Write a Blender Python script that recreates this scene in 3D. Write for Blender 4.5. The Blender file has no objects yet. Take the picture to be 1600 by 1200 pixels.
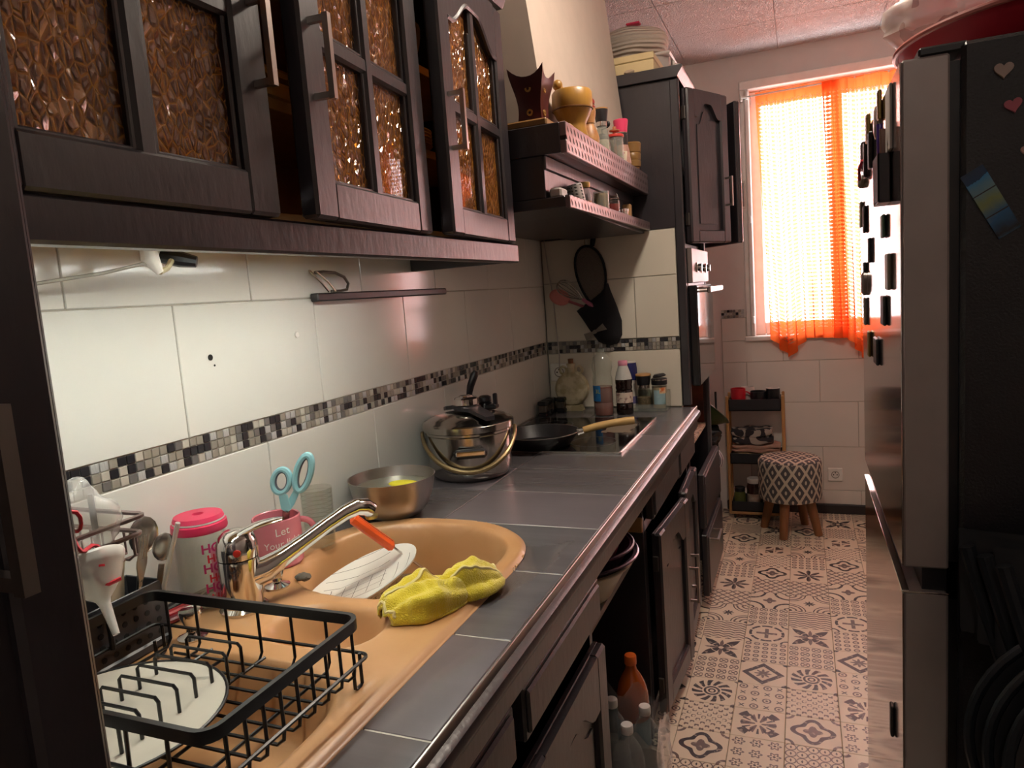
import bpy, bmesh, math, random
from mathutils import Vector, Matrix, noise
random.seed(7)
PI = math.pi
sc = bpy.context.scene
COL = sc.collection
sin, cos = math.sin, math.cos

# ------------------------------------------------------------------ camera
YAW, PITCH, ROLL, FPX = 0.3906, 0.1238, -0.0735, 1111.6
def cam_axes():
    f0 = Vector((-sin(YAW), cos(YAW), 0)); r0 = Vector((cos(YAW), sin(YAW), 0)); u0 = Vector((0, 0, 1))
    fw = f0 * cos(PITCH) - u0 * sin(PITCH); up = u0 * cos(PITCH) + f0 * sin(PITCH)
    return r0 * cos(ROLL) + up * sin(ROLL), up * cos(ROLL) - r0 * sin(ROLL), fw
cr, cu, cf = cam_axes()
cd = bpy.data.cameras.new('camera'); cam = bpy.data.objects.new('camera', cd); COL.objects.link(cam)
cam.matrix_world = Matrix(((cr.x, cu.x, -cf.x, 1.038), (cr.y, cu.y, -cf.y, 0.0), (cr.z, cu.z, -cf.z, 1.409), (0, 0, 0, 1)))
cd.sensor_fit = 'HORIZONTAL'; cd.sensor_width = 36; cd.lens = FPX / 1600 * 36; cd.clip_start = .02; cd.clip_end = 100
sc.camera = cam

# ------------------------------------------------------------------ world, exposure
W = bpy.data.worlds.new('daylight'); sc.world = W; W.use_nodes = True
bg = W.node_tree.nodes['Background']; bg.inputs[0].default_value = (.93, .96, 1, 1); bg.inputs[1].default_value = 5.8
vs = sc.view_settings; vs.view_transform = 'Standard'; vs.look = 'None'; vs.exposure = 1.85; vs.gamma = 1; vs.use_curve_mapping = False
cy = sc.cycles
cy.max_bounces = 9; cy.diffuse_bounces = 4; cy.glossy_bounces = 4; cy.transmission_bounces = 8; cy.transparent_max_bounces = 12
cy.caustics_reflective = False; cy.caustics_refractive = False; cy.sample_clamp_indirect = 6; cy.blur_glossy = 0.5

def lamp(name, kind, loc, energy, color, size=.1, **k):
    d = bpy.data.lights.new(name, kind); d.energy = energy; d.color = color
    if kind in ('POINT', 'SPOT'): d.shadow_soft_size = size
    o = bpy.data.objects.new(name, d); COL.objects.link(o); o.location = loc
    for a, b in k.items(): setattr(d, a, b)
    return o
# the daylight window, as a portal that helps the renderer find the sky
pt = lamp('window_portal', 'AREA', (1.245, 4.62, 1.765), 1, (1, 1, 1)); pt.data.shape = 'RECTANGLE'; pt.data.size = .94; pt.data.size_y = 1.40
pt.rotation_euler = (-PI / 2, 0, 0); pt.data.cycles.is_portal = True

# ------------------------------------------------------------------ materials
def lin(c):
    if isinstance(c, str):
        c = c.lstrip('#'); c = tuple(int(c[i:i + 2], 16) / 255 for i in (0, 2, 4))
    return tuple((x / 12.92 if x <= .04045 else ((x + .055) / 1.055) ** 2.4) for x in c[:3]) + (1,)
MATS = {}
def newmat(name):
    m = bpy.data.materials.new(name); m.use_nodes = True; MATS[name] = m
    nt = m.node_tree; b = nt.nodes['Principled BSDF']
    return m, nt, b
def P(b, **k):
    n = {'rough': 'Roughness', 'metal': 'Metallic', 'spec': 'Specular IOR Level', 'trans': 'Transmission Weight', 'ior': 'IOR', 'coat': 'Coat Weight', 'alpha': 'Alpha', 'sub': 'Subsurface Weight', 'sheen': 'Sheen Weight'}
    for a, v in k.items(): b.inputs[n[a]].default_value = v
def mat(name, col, rough=.5, metal=0, var=.12, scale=18, bump=0, bscale=60, stretch=None, col2=None, thr=None, **k):
    """principled with a noise mottling between col and a darker (or given) colour and an optional noise bump"""
    if name in MATS: return MATS[name]
    m, nt, b = newmat(name); P(b, rough=rough, metal=metal, **k)
    c = lin(col); c2 = lin(col2) if col2 else tuple(x * (1 - var) for x in c[:3]) + (1,)
    tc = nt.nodes.new('ShaderNodeTexCoord'); mp = nt.nodes.new('ShaderNodeMapping')
    nt.links.new(tc.outputs['Object'], mp.inputs[0])
    if stretch: mp.inputs['Scale'].default_value = stretch
    nz = nt.nodes.new('ShaderNodeTexNoise'); nz.inputs['Scale'].default_value = scale; nz.inputs['Detail'].default_value = 5
    nt.links.new(mp.outputs[0], nz.inputs[0])
    rp = nt.nodes.new('ShaderNodeValToRGB'); nt.links.new(nz.outputs[0], rp.inputs[0])
    a0, a1 = thr or (.3, .7)
    rp.color_ramp.elements[0].position = a0; rp.color_ramp.elements[1].position = a1
    rp.color_ramp.elements[0].color = c2; rp.color_ramp.elements[1].color = c
    nt.links.new(rp.outputs[0], b.inputs['Base Color'])
    if bump:
        n2 = nt.nodes.new('ShaderNodeTexNoise'); n2.inputs['Scale'].default_value = bscale; n2.inputs['Detail'].default_value = 4
        nt.links.new(mp.outputs[0], n2.inputs[0])
        bp = nt.nodes.new('ShaderNodeBump'); bp.inputs['Strength'].default_value = bump; bp.inputs['Distance'].default_value = .002
        nt.links.new(n2.outputs[0], bp.inputs['Height']); nt.links.new(bp.outputs[0], b.inputs['Normal'])
    return m
class X:
    """a value in a node tree; python arithmetic on it adds Math nodes"""
    def __init__(s, nt, v): s.nt, s.v = nt, v
    def op(s, o, *a):
        n = s.nt.nodes.new('ShaderNodeMath'); n.operation = o
        for i, q in enumerate((s,) + a):
            q = q.v if isinstance(q, X) else q
            if isinstance(q, (int, float)): n.inputs[i].default_value = q
            else: s.nt.links.new(q, n.inputs[i])
        return X(s.nt, n.outputs[0])
    def __add__(s, o): return s.op('ADD', o)
    def __radd__(s, o): return s.op('ADD', o)
    def __sub__(s, o): return s.op('SUBTRACT', o)
    def __rsub__(s, o): return (s * -1) + o
    def __mul__(s, o): return s.op('MULTIPLY', o)
    def __rmul__(s, o): return s.op('MULTIPLY', o)
    def __truediv__(s, o): return s.op('DIVIDE', o)
    def __lt__(s, o): return s.op('LESS_THAN', o)
    def __gt__(s, o): return s.op('GREATER_THAN', o)
    def __or__(s, o): return s.op('MAXIMUM', o)
    def __and__(s, o): return s.op('MINIMUM', o)
    def abs(s): return s.op('ABSOLUTE')
    def fr(s): return s.op('FRACT')
    def fl(s): return s.op('FLOOR')
    def sin(s): return s.op('SINE')
    def cos(s): return s.op('COSINE')
    def sqrt(s): return s.op('SQRT')
    def at2(s, o): return s.op('ARCTAN2', o)
    def mod2(s): return s.op('PINGPONG', 1.0)
def coords(nt, which='Object', sx=1, sy=1, sz=1):
    tc = nt.nodes.new('ShaderNodeTexCoord'); sp = nt.nodes.new('ShaderNodeSeparateXYZ'); nt.links.new(tc.outputs[which], sp.inputs[0])
    return [X(nt, sp.outputs[i]) * k for i, k in enumerate((sx, sy, sz))]
def mixcol(nt, fac, a, b):
    n = nt.nodes.new('ShaderNodeMix'); n.data_type = 'RGBA'
    if isinstance(fac, X): fac = fac.v
    nt.links.new(fac, n.inputs[0])
    for q, i in ((a, 6), (b, 7)):
        if isinstance(q, tuple): n.inputs[i].default_value = q
        else: nt.links.new(q, n.inputs[i])
    return n.outputs[2]
def noise_x(nt, scale, detail=4, which='Object'):
    tc = nt.nodes.new('ShaderNodeTexCoord'); nz = nt.nodes.new('ShaderNodeTexNoise'); nz.inputs['Scale'].default_value = scale; nz.inputs['Detail'].default_value = detail
    nt.links.new(tc.outputs[which], nz.inputs[0]); return X(nt, nz.outputs[0])
def bump_from(nt, b, h, strength=.4, dist=.002):
    bp = nt.nodes.new('ShaderNodeBump'); bp.inputs['Strength'].default_value = strength; bp.inputs['Distance'].default_value = dist
    nt.links.new(h.v if isinstance(h, X) else h, bp.inputs['Height']); nt.links.new(bp.outputs[0], b.inputs['Normal'])
def glass(name, col, rough=.03, ior=1.45, thin=.0):
    """clear plastic or glass: mostly see-through, glossy, so that it stays cheap to render"""
    if name in MATS: return MATS[name]
    m, nt, b = newmat(name)
    nt.nodes.remove(b); out = nt.nodes['Material Output']
    t = nt.nodes.new('ShaderNodeBsdfTransparent'); t.inputs[0].default_value = lin(col)
    g = nt.nodes.new('ShaderNodeBsdfGlossy'); g.inputs['Roughness'].default_value = rough; g.inputs[0].default_value = (1, 1, 1, 1)
    d = nt.nodes.new('ShaderNodeBsdfDiffuse'); d.inputs[0].default_value = lin(col)
    lw = nt.nodes.new('ShaderNodeLayerWeight'); r0 = ((ior - 1) / (ior + 1)) ** 2
    fr = (X(nt, lw.outputs['Facing']).op('POWER', 5.0) * (1 - r0) + r0)
    m1 = nt.nodes.new('ShaderNodeMixShader'); m1.inputs[0].default_value = thin; nt.links.new(t.outputs[0], m1.inputs[1]); nt.links.new(d.outputs[0], m1.inputs[2])
    m2 = nt.nodes.new('ShaderNodeMixShader'); nt.links.new(fr.v, m2.inputs[0]); nt.links.new(m1.outputs[0], m2.inputs[1]); nt.links.new(g.outputs[0], m2.inputs[2])
    nt.links.new(m2.outputs[0], out.inputs[0])
    nz = nt.nodes.new('ShaderNodeTexNoise'); nz.inputs['Scale'].default_value = 30
    bp = nt.nodes.new('ShaderNodeBump'); bp.inputs['Strength'].default_value = .15; bp.inputs['Distance'].default_value = .002
    nt.links.new(nz.outputs[0], bp.inputs['Height']); nt.links.new(bp.outputs[0], g.inputs['Normal'])
    return m

# ------------------------------------------------------------------ mesh building
class MB:
    def __init__(s, M=None): s.v, s.f, s.mi, s.cur, s.M = [], [], [], 0, M or Matrix()
    def add(s, vs, fs):
        o = len(s.v); M = s.M
        s.v += [M @ Vector(p) for p in vs]
        for f in fs: s.f.append([o + i for i in f]); s.mi.append(s.cur)
        return s
    def box(s, x0, x1, y0, y1, z0, z1, c=0):
        if x0 > x1: x0, x1 = x1, x0
        if y0 > y1: y0, y1 = y1, y0
        if z0 > z1: z0, z1 = z1, z0
        if c <= 0:
            vs = [(x, y, z) for x in (x0, x1) for y in (y0, y1) for z in (z0, z1)]
            return s.add(vs, [(0, 1, 3, 2), (4, 6, 7, 5), (0, 4, 5, 1), (2, 3, 7, 6), (0, 2, 6, 4), (1, 5, 7, 3)])
        c = min(c, (x1 - x0) * .45, (y1 - y0) * .45, (z1 - z0) * .45)
        vs, idx = [], {}
        lo, hi = (x0, y0, z0), (x1, y1, z1)
        for i in range(8):
            b = (i >> 2 & 1, i >> 1 & 1, i & 1)
            for a in range(3):
                p = [(hi[k] if b[k] else lo[k]) if k == a else (hi[k] - c if b[k] else lo[k] + c) for k in range(3)]
                idx[b, a] = len(vs); vs.append(p)
        fs = []
        for a in range(3):
            u, w = [k for k in range(3) if k != a]
            for e in (0, 1):
                q = []
                for bu, bw in ((0, 0), (1, 0), (1, 1), (0, 1)):
                    b = [0, 0, 0]; b[a] = e; b[u] = bu; b[w] = bw; q.append(idx[tuple(b), a])
                fs.append(q)
            for bu in (0, 1):
                for bw in (0, 1):
                    b0 = [0, 0, 0]; b0[u] = bu; b0[w] = bw; b1 = list(b0); b1[a] = 1
                    fs.append([idx[tuple(b0), u], idx[tuple(b1), u], idx[tuple(b1), w], idx[tuple(b0), w]])
        for i in range(8):
            b = (i >> 2 & 1, i >> 1 & 1, i & 1); fs.append([idx[b, 0], idx[b, 1], idx[b, 2]])
        return s.add(vs, fs)
    def lathe(s, prof, c=(0, 0, 0), n=24, closed=False, sx=1, sy=1):
        """profile of (r, z) turned about the vertical through c; closed joins last to first (a ring)"""
        vs, rings = [], []
        for r, z in prof:
            if r < 1e-6: rings.append([len(vs)] * n); vs.append((c[0], c[1], c[2] + z))
            else:
                rings.append(list(range(len(vs), len(vs) + n)))
                vs += [(c[0] + sx * r * cos(2 * PI * k / n), c[1] + sy * r * sin(2 * PI * k / n), c[2] + z) for k in range(n)]
        fs = []
        pairs = list(zip(rings, rings[1:])) + ([(rings[-1], rings[0])] if closed else [])
        for a, b in pairs:
            for k in range(n):
                q = [a[k], a[(k + 1) % n], b[(k + 1) % n], b[k]]; q = [x for i, x in enumerate(q) if x not in q[:i]]
                if len(q) > 2: fs.append(q)
        if not closed:
            for rg in (rings[0], rings[-1]):
                if rg[0] != rg[1] and s.capsolid: fs.append(rg if rg is rings[-1] else rg[::-1])
        return s.add(vs, fs)
    capsolid = True
    def tube(s, pts, r, n=8, closed=False, flat=1.0, cap=True, up=None):
        P_ = [Vector(p) for p in pts]; N = len(P_)
        rs = r if isinstance(r, (list, tuple)) else [r] * N
        T = []
        for i in range(N):
            a = P_[(i - 1) % N] if (closed or i > 0) else P_[i]; b = P_[(i + 1) % N] if (closed or i < N - 1) else P_[i]
            t = (b - a); T.append(t.normalized() if t.length > 1e-9 else Vector((0, 0, 1)))
        nrm = Vector(up) if up else (Vector((0, 0, 1)) if abs(T[0].z) < .9 else Vector((1, 0, 0)))
        vs = []
        for i in range(N):
            nrm = nrm - T[i] * nrm.dot(T[i])
            nrm = nrm.normalized() if nrm.length > 1e-6 else T[i].orthogonal().normalized()
            b = T[i].cross(nrm)
            k0 = PI / n if n == 4 else 0
            vs += [P_[i] + (nrm * cos(k0 + 2 * PI * k / n) * flat + b * sin(k0 + 2 * PI * k / n)) * rs[i] for k in range(n)]
        fs = []
        for i in range(N if closed else N - 1):
            a, b = i * n, ((i + 1) % N) * n
            fs += [[a + k, a + (k + 1) % n, b + (k + 1) % n, b + k] for k in range(n)]
        if cap and not closed: fs += [list(range(n))[::-1], [(N - 1) * n + k for k in range(n)]]
        return s.add(vs, fs)
    def prism(s, poly, axis, a0, a1):
        """polygon of 2-D points extruded along axis; (y,z) for x, (x,z) for y, (x,y) for z"""
        n = len(poly)
        def p3(q, a): return {'x': (a, q[0], q[1]), 'y': (q[0], a, q[1]), 'z': (q[0], q[1], a)}[axis]
        vs = [p3(q, a0) for q in poly] + [p3(q, a1) for q in poly]
        return s.add(vs, [list(range(n)), [n + k for k in range(n)][::-1]] + [[k, (k + 1) % n, n + (k + 1) % n, n + k] for k in range(n)])
    def ball(s, c, r, nu=16, nv=10, f=None):
        if isinstance(r, (int, float)): r = (r, r, r)
        vs = [(c[0], c[1], c[2] - r[2])]
        for j in range(1, nv):
            t = -PI / 2 + PI * j / nv
            for i in range(nu): vs.append((c[0] + r[0] * cos(t) * cos(2 * PI * i / nu), c[1] + r[1] * cos(t) * sin(2 * PI * i / nu), c[2] + r[2] * sin(t)))
        vs.append((c[0], c[1], c[2] + r[2])); L = len(vs) - 1
        if f: vs = [f(Vector(p)) for p in vs]
        fs = [[0, 1 + (i + 1) % nu, 1 + i] for i in range(nu)]
        for j in range(nv - 2):
            a = 1 + j * nu; fs += [[a + i, a + (i + 1) % nu, a + nu + (i + 1) % nu, a + nu + i] for i in range(nu)]
        a = 1 + (nv - 2) * nu; fs += [[a + i, a + (i + 1) % nu, L] for i in range(nu)]
        return s.add(vs, fs)
    def sheet(s, fn, nu, nv, thick=0, wrap=False):
        """fn(u,v) in 0..1 -> point"""
        vs = [fn(i / nu, j / nv) for j in range(nv + 1) for i in range(nu + (0 if wrap else 1))]
        w = nu if wrap else nu + 1
        return s.add(vs, [[j * w + i, j * w + (i + 1) % w, (j + 1) * w + (i + 1) % w, (j + 1) * w + i] for j in range(nv) for i in range(nu)])
    def mesh(s, name, mats, off=(0, 0, 0), ang=35, recalc=True):
        me = bpy.data.meshes.new(name); o = Vector(off)
        me.from_pydata([tuple(p - o) for p in s.v], [], s.f)
        for m in (mats if isinstance(mats, (list, tuple)) else [mats]): me.materials.append(m)
        me.polygons.foreach_set('material_index', s.mi)
        if recalc:
            bm = bmesh.new(); bm.from_mesh(me); bmesh.ops.recalc_face_normals(bm, faces=bm.faces); bm.to_mesh(me); bm.free()
        me.polygons.foreach_set('use_smooth', [True] * len(me.polygons)); me.set_sharp_from_angle(angle=math.radians(ang)); me.update()
        return me
def root_loc(o):
    v = Vector((0, 0, 0))
    while o is not None: v += o.location; o = o.parent
    return v
def tag(o, label=None, cat=None, group=None, kind=None):
    for k, v in (('label', label), ('category', cat), ('group', group), ('kind', kind)):
        if v: o[k] = v
    return o
def thing(name, label, cat, loc=(0, 0, 0), group=None):
    o = bpy.data.objects.new(name, None); COL.objects.link(o); o.location = loc; o.empty_display_size = .05
    return tag(o, label, cat, group)
def part(mb, name, mats, parent, ang=35, label=None, kind=None, recalc=True):
    """a mesh given in world coordinates, hung under its thing"""
    o = bpy.data.objects.new(name, mb.mesh(name, mats, root_loc(parent), ang, recalc)); COL.objects.link(o); o.parent = parent
    return tag(o, label, kind=kind)
def solo(mb, name, mats, label, cat, loc, group=None, ang=35, kind=None, recalc=True):
    o = bpy.data.objects.new(name, mb.mesh(name, mats, loc, ang, recalc)); COL.objects.link(o); o.location = loc
    return tag(o, label, cat, group, kind)
def structure(mb, name, mats, parent=None, ang=35):
    o = bpy.data.objects.new(name, mb.mesh(name, mats, (0, 0, 0), ang)); COL.objects.link(o)
    if parent: o.parent = parent
    else: o['kind'] = 'structure'
    return o
def piece(me, name, parent, loc, rotz=0):
    o = bpy.data.objects.new(name, me); COL.objects.link(o); o.parent = parent; o.location = loc
    if rotz: o.rotation_euler = (0, 0, rotz)
    return o
def open_mb():
    m = MB(); m.capsolid = False; return m
def frame_M(origin, u, v):
    u = Vector(u).normalized(); v = Vector(v).normalized(); w = u.cross(v)
    return Matrix(((u.x, v.x, w.x, origin[0]), (u.y, v.y, w.y, origin[1]), (u.z, v.z, w.z, origin[2]), (0, 0, 0, 1)))
def text_on(body, size, fn, mb, sub=0, bold=0.0, align='CENTER', depth=0.0):
    """flat lettering, every point carried through fn(x, y)"""
    cu_ = bpy.data.curves.new('lettering', 'FONT'); cu_.body = body; cu_.size = size; cu_.align_x = align; cu_.offset = bold; cu_.resolution_u = 3
    o = bpy.data.objects.new('lettering', cu_); COL.objects.link(o)
    dg = bpy.context.evaluated_depsgraph_get(); me = o.evaluated_get(dg).to_mesh()
    mb.add([fn(v.co.x, v.co.y) for v in me.vertices], [list(p.vertices) for p in me.polygons])
    o.evaluated_get(dg).to_mesh_clear(); bpy.data.objects.remove(o); bpy.data.curves.remove(cu_)

# ------------------------------------------------------------------ shared materials
WOOD = mat('black_painted_wood', '#2b262a', .34, var=.3, scale=9, bump=.35, bscale=70, stretch=(1, 1, .35), spec=.75)
WOOD_IN = mat('cabinet_interior', '#c4a063', .6, var=.2)
STEEL = mat('brushed_steel', '#c9c4bd', .25, 1, var=.08, scale=30, stretch=(1, 1, 12))
CHROME = mat('chrome', '#e4e2de', .09, 1, var=.05)
HANDLE = mat('nickel_handle', '#b9b0a8', .28, 1, var=.06)
BLACK = mat('black_plastic', '#17161a', .38, var=.2)
BLACKMET = mat('black_powder_coat', '#121113', .32, var=.2, bump=.05)
WHITEPL = mat('white_plastic', '#e6e2da', .4, var=.05)
TILE_W = mat('white_glazed_tile', '#dad8d0', .12, var=.035, scale=5, spec=.55)
TILE_E = mat('pale_glazed_tile', '#d6cfc6', .2, var=.05, scale=4)
GROUT = mat('grout', '#b3aea0', .85, var=.2)
PLASTER = mat('wall_plaster', '#d3c9c3', .8, var=.04, bump=.12, bscale=45)
CLEAR = glass('clear_glass', '#f4f6f4')
CLEARPL = glass('clear_plastic', '#eceee9', .12, 1.4, .10)
FROST = glass('frosted_plastic', '#eeece6', .25, 1.4, .45)
PINE = mat('pale_wood', '#b98a55', .5, var=.3, scale=8, stretch=(1, 1, .15))

# ------------------------------------------------------------------ floor
XL, XR, YB, YE, ZC = 0.0, 1.90, -1.4, 4.45, 2.66
m = MB().box(-.2, 2.1, YB - .2, YE + .4, -.1, -.004)
floor = structure(m, 'floor', mat('floor_grout', '#8f7c66', .8))
CREAM, INK, MID = lin('#dccdb4'), lin('#17161c'), lin('#5f504c')
def floor_mat(k, fn, ink=INK):
    m, nt, b = newmat('patterned_floor_tile_%s' % k); P(b, rough=.42)
    u, v, _ = coords(nt, 'Object', 1 / .0785, 1 / .0785)
    wear = (noise_x(nt, 55) > .60) * .35
    r = (u * u + v * v).sqrt(); th = v.at2(u)
    g, d = fn(u, v, r, th)
    base = mixcol(nt, noise_x(nt, 14), CREAM, tuple(x * .86 for x in CREAM[:3]) + (1,))
    c = mixcol(nt, g * (1 - wear), base, MID) if g is not None else base
    c = mixcol(nt, d * (1 - wear), c, ink) if d is not None else c
    nt.links.new(c, b.inputs['Base Color']); return m
def cell(u, v, n):
    a, b_ = ((u * (n / 2) + 20 + (0.5 if n % 2 else 0)).fr() - .5) * 2, ((v * (n / 2) + 20 + (0.5 if n % 2 else 0)).fr() - .5) * 2
    return a, b_, (a * a + b_ * b_).sqrt(), b_.at2(a)
def near(x, c, w): return (x - c).abs() < w
def corner(u, v): return ((1 - u.abs()) * (1 - u.abs()) + (1 - v.abs()) * (1 - v.abs())).sqrt()
def diag(u, v): return (u + v) * .7071, (u - v) * .7071
def petal(a, b, w, L): return ((b.abs() - (a.abs() * (PI / L)).sin() * w) < 0) & (a.abs() < L) & (a.abs() > .12)
def f_quatre(u, v, r, th):
    c4 = (th * 4).cos(); return ((r - c4 * .07) < .30) | near(corner(u, v), .27, .06), near(r - c4 * .12, .62, .10)
def f_fine(u, v, r, th):
    return (((u * 15).sin() * (v * 15).sin()) > .18) & (((u * 31).cos() + (v * 27).cos()) > -.5), None
def f_rosette(u, v, r, th):
    return (corner(u, v) < .14), ((((th * 12) + (r * 7)).sin() > -.15) & (r > .42) & (r < .86)) | near(r, .30, .05) | near(r, .13, .04)
def f_latt(u, v, r, th):
    a, b, rr, t = cell(u, v, 4); return (near(a.abs(), b.abs(), .16) & (rr < .95)) | (near(rr, .75, .10)), None
def f_leaves(u, v, r, th):
    a, b = diag(u, v); return (petal(u, v, .09, .8) | petal(v, u, .09, .8)), (petal(a, b, .2, 1.2) | petal(b, a, .2, 1.2)) & ((r < .45) | (r > .5))
def f_zig(u, v, r, th):
    return (((u * 2).fr() - .5).abs() + (v * 4 + 20).fr()).fr() < .42, None
def f_curl(u, v, r, th):
    return near(corner(u, v), .62, .05) | near(corner(u, v), .34, .05), (r < ((th * 8).cos() * .09 + .22)) | (corner(u, v) < .13) | near(corner(u, v), .80, .03)
def f_diam(u, v, r, th):
    a, b = (u + v) * 2 + 20, (u - v) * 2 + 20; return (near(a.fr(), .5, .12) | near(b.fr(), .5, .12)), None
def f_star(u, v, r, th):
    c = (th * 4).cos().abs(); return (r < c * .85) & ((th * 8).sin() > 0), (r < c * .85) & ((th * 8).sin() < 0) & (r > .08)
def f_rings(u, v, r, th):
    a, b, rr, t = cell(u, v, 5); return near(rr, .55, .18) | (rr < .15), None
def f_round(u, v, r, th):
    return ((u.abs() < .09) | (v.abs() < .09)) & (r < .5), near(r, .78, .07) & ((th * 4).cos().abs() > .25) | (near(corner(u, v), .3, .05))
def f_dstar(u, v, r, th):
    q = u.abs() + v.abs(); return (r < (th * 8).cos() * .10 + .28), near(q, .78, .15) | ((corner(u, v)) < .2)
def f_circx(u, v, r, th):
    a, b, rr, t = cell(u, v, 4); chk = (((u * 2 + 20).fl() + (v * 2 + 20).fl()) * .5).fr() > .25
    return near(rr, .62, .13) * chk | ((rr < .25) * chk), (near(a.abs(), b.abs(), .14) & (rr < .6)) * (1 - chk)
def f_burst(u, v, r, th):
    return ((th * 6).cos() > .1) & (r > .12) & (r < ((th * 2).cos().abs() * .25 + .45)), (((th * 4 + 3.14).cos() > .55) & (r > .6) & (r < .95)) | (((th * 12).cos() > .6) & (r > .35) & (r < .7))
def f_flow(u, v, r, th):
    a, b, rr, t = cell(u, v, 3); return near(rr, (t * 6).cos() * .14 + .52, .12), (rr < .16)
def f_net(u, v, r, th):
    a, b, rr, t = cell(u, v, 5); return near(rr, .92, .12), (rr < .2) | ((a.abs() < .09) & (b.abs() < .4))
def f_leafsq(u, v, r, th):
    return (u.abs() > .06) & (v.abs() > .06) & (u.abs() < .55) & (v.abs() < .55) & ((u * v * 30).sin() > -.6), near(corner(u, v), .25, .07) & ((th * 8).sin() > -.4)
def f_arcs(u, v, r, th):
    return (r < ((th * 4).cos() * .08 + .28)), near(corner(u, v), .72, .07) | near(corner(u, v), .2, .05)
FM = {n: floor_mat(n, fn) for n, fn in dict(quatre=f_quatre, fine=f_fine, rosette=f_rosette, latt=f_latt, leaves=f_leaves, zig=f_zig, curl=f_curl, diam=f_diam, star=f_star,
      rings=f_rings, round=f_round, dstar=f_dstar, circx=f_circx, burst=f_burst, flow=f_flow, net=f_net, leafsq=f_leafsq, arcs=f_arcs).items()}
ftile = {}
for n, fm in FM.items():
    ftile[n] = MB().box(-.0795, .0795, -.0772, .0772, -.008, 0, .0012).mesh('floor_tile', fm)
SEQ_A = ['quatre', 'fine', 'rosette', 'latt', 'leaves', 'zig', 'curl', 'diam', 'star', 'rings', 'curl', 'flow', 'quatre', 'zig', 'round', 'fine', 'net']
SEQ_B = ['leafsq', 'flow', 'burst', 'circx', 'dstar', 'rings', 'round', 'latt', 'arcs', 'diam', 'quatre', 'fine', 'leafsq', 'net', 'leaves', 'rings', 'star']
PX, PY, Y0 = .1605, .1555, 1.985
for ci in range(-2, 6):
    for ri in range(-11, 16):
        x, y = .805 + (ci + .5) * PX, Y0 + (ri + .5) * PY
        if y > YE or x > 1.9 or x < .45: continue
        seq = SEQ_A if ci % 2 else SEQ_B
        k = {-1: ri, 0: ri + 1, 1: ri - 1, 2: ri, 3: ri - 2, -2: ri + 2, 4: ri - 1, 5: ri - 3}[ci]
        piece(ftile[seq[k % len(seq)]], 'floor_tile', floor, (x, y, 0))

# ------------------------------------------------------------------ ceiling
m = MB().box(-.2, 2.1, YB - .2, YE + .4, ZC + .012, ZC + .1)
ceiling = structure(m, 'ceiling', mat('ceiling_board', '#d8cfc8', .8))
mc, nt, b = newmat('embossed_ceiling_tile'); P(b, rough=.75)
n1 = noise_x(nt, 9, 2); c_ = mixcol(nt, noise_x(nt, 5), lin('#ece4de'), lin('#e2d8d1')); nt.links.new(c_, b.inputs['Base Color'])
bump_from(nt, b, ((noise_x(nt, 20, 3) * 75).sin() * .5) + n1, 1.0, .010)
ct = MB().box(-.2485, .2485, -.2485, .2485, 0, .014, .003).mesh('ceiling_tile', mc)
for i in range(5):
    for j in range(12):
        x, y = -.3 + .5 * i, 3.95 + .25 - .5 * j + .5
        if YB < y < YE and x > 0: piece(ct, 'ceiling_tile', ceiling, (x, y, ZC))

# ------------------------------------------------------------------ walls
TH = .15
wall_left = structure(MB().box(-TH, -.006, YB, YE + .2, 0, ZC + .02), 'wall_left', PLASTER)
wall_right = structure(MB().box(XR, XR + TH, YB, YE + .2, 0, ZC + .02), 'wall_right', PLASTER)
wall_back = structure(MB().box(-TH, XR + TH, YB - TH, YB, 0, ZC + .02), 'wall_back', PLASTER)
WX0, WX1, WZ0, WZ1 = .775, 1.715, 1.065, 2.465
m = MB()
for a in ((-TH, WX0, 0, ZC + .02), (WX1, XR + TH, 0, ZC + .02), (WX0, WX1, 0, WZ0), (WX0, WX1, WZ1, ZC + .02)): m.box(a[0], a[1], YE, YE + .2, a[2], a[3])
wall_end = structure(m, 'wall_end', PLASTER)
# tiles of the wall behind the worktop, each its own piece
ZT = [.90, 1.1434, 1.1929, 1.4358, 1.69, 1.94]
def wtile(parent, x0, x1, z0, z1, axis, pos, mt, g=.0012, dep=.008):
    mb = MB()
    if axis == 'x': mb.box(pos - .0, pos + dep, x0 + g, x1 - g, z0 + g, z1 - g, .0015)
    else: mb.box(x0 + g, x1 - g, pos - dep, pos, z0 + g, z1 - g, .0015)
    return part(mb, 'wall_tile', mt, parent)
part(MB().box(-.006, -.001, .30, 2.96, .88, 1.94), 'grout_bed', GROUT, wall_left)
for row, (z0, z1, st) in enumerate(((ZT[0], ZT[1], .358), (ZT[2], ZT[3], .158), (ZT[3], ZT[4], .358), (ZT[4], ZT[5], .158))):
    y = st
    while y < 2.95:
        a, b_ = max(y, .30), min(y + .4, 2.952)
        if b_ - a > .02: wtile(wall_left, a, b_, z0, z1, 'x', -.006, TILE_W)
        y += .4
MOS = [mat('mosaic_charcoal', '#2f2d30', .15, var=.2), mat('mosaic_taupe', '#938c80', .2, var=.12), mat('mosaic_grey', '#6f6b68', .25, var=.15),
       mat('mosaic_silver', '#d8d7d4', .22, .35, var=.3, scale=60, stretch=(1, 6, 1)), mat('mosaic_stone', '#b7b0a3', .2, var=.1)]
def pick(i, j):
    return random.Random(i * 31 + j * 977).choice([0, 0, 1, 1, 2, 3, 4])
mp = .0165; mz = [ZT[1] + .0005 + k * mp for k in range(3)]
sm = [MB().box(0, .0075, -.0076, .0076, -.0076, .0076, .001).mesh('mosaic_tile', mm) for mm in MOS]
rest = MB()
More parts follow.
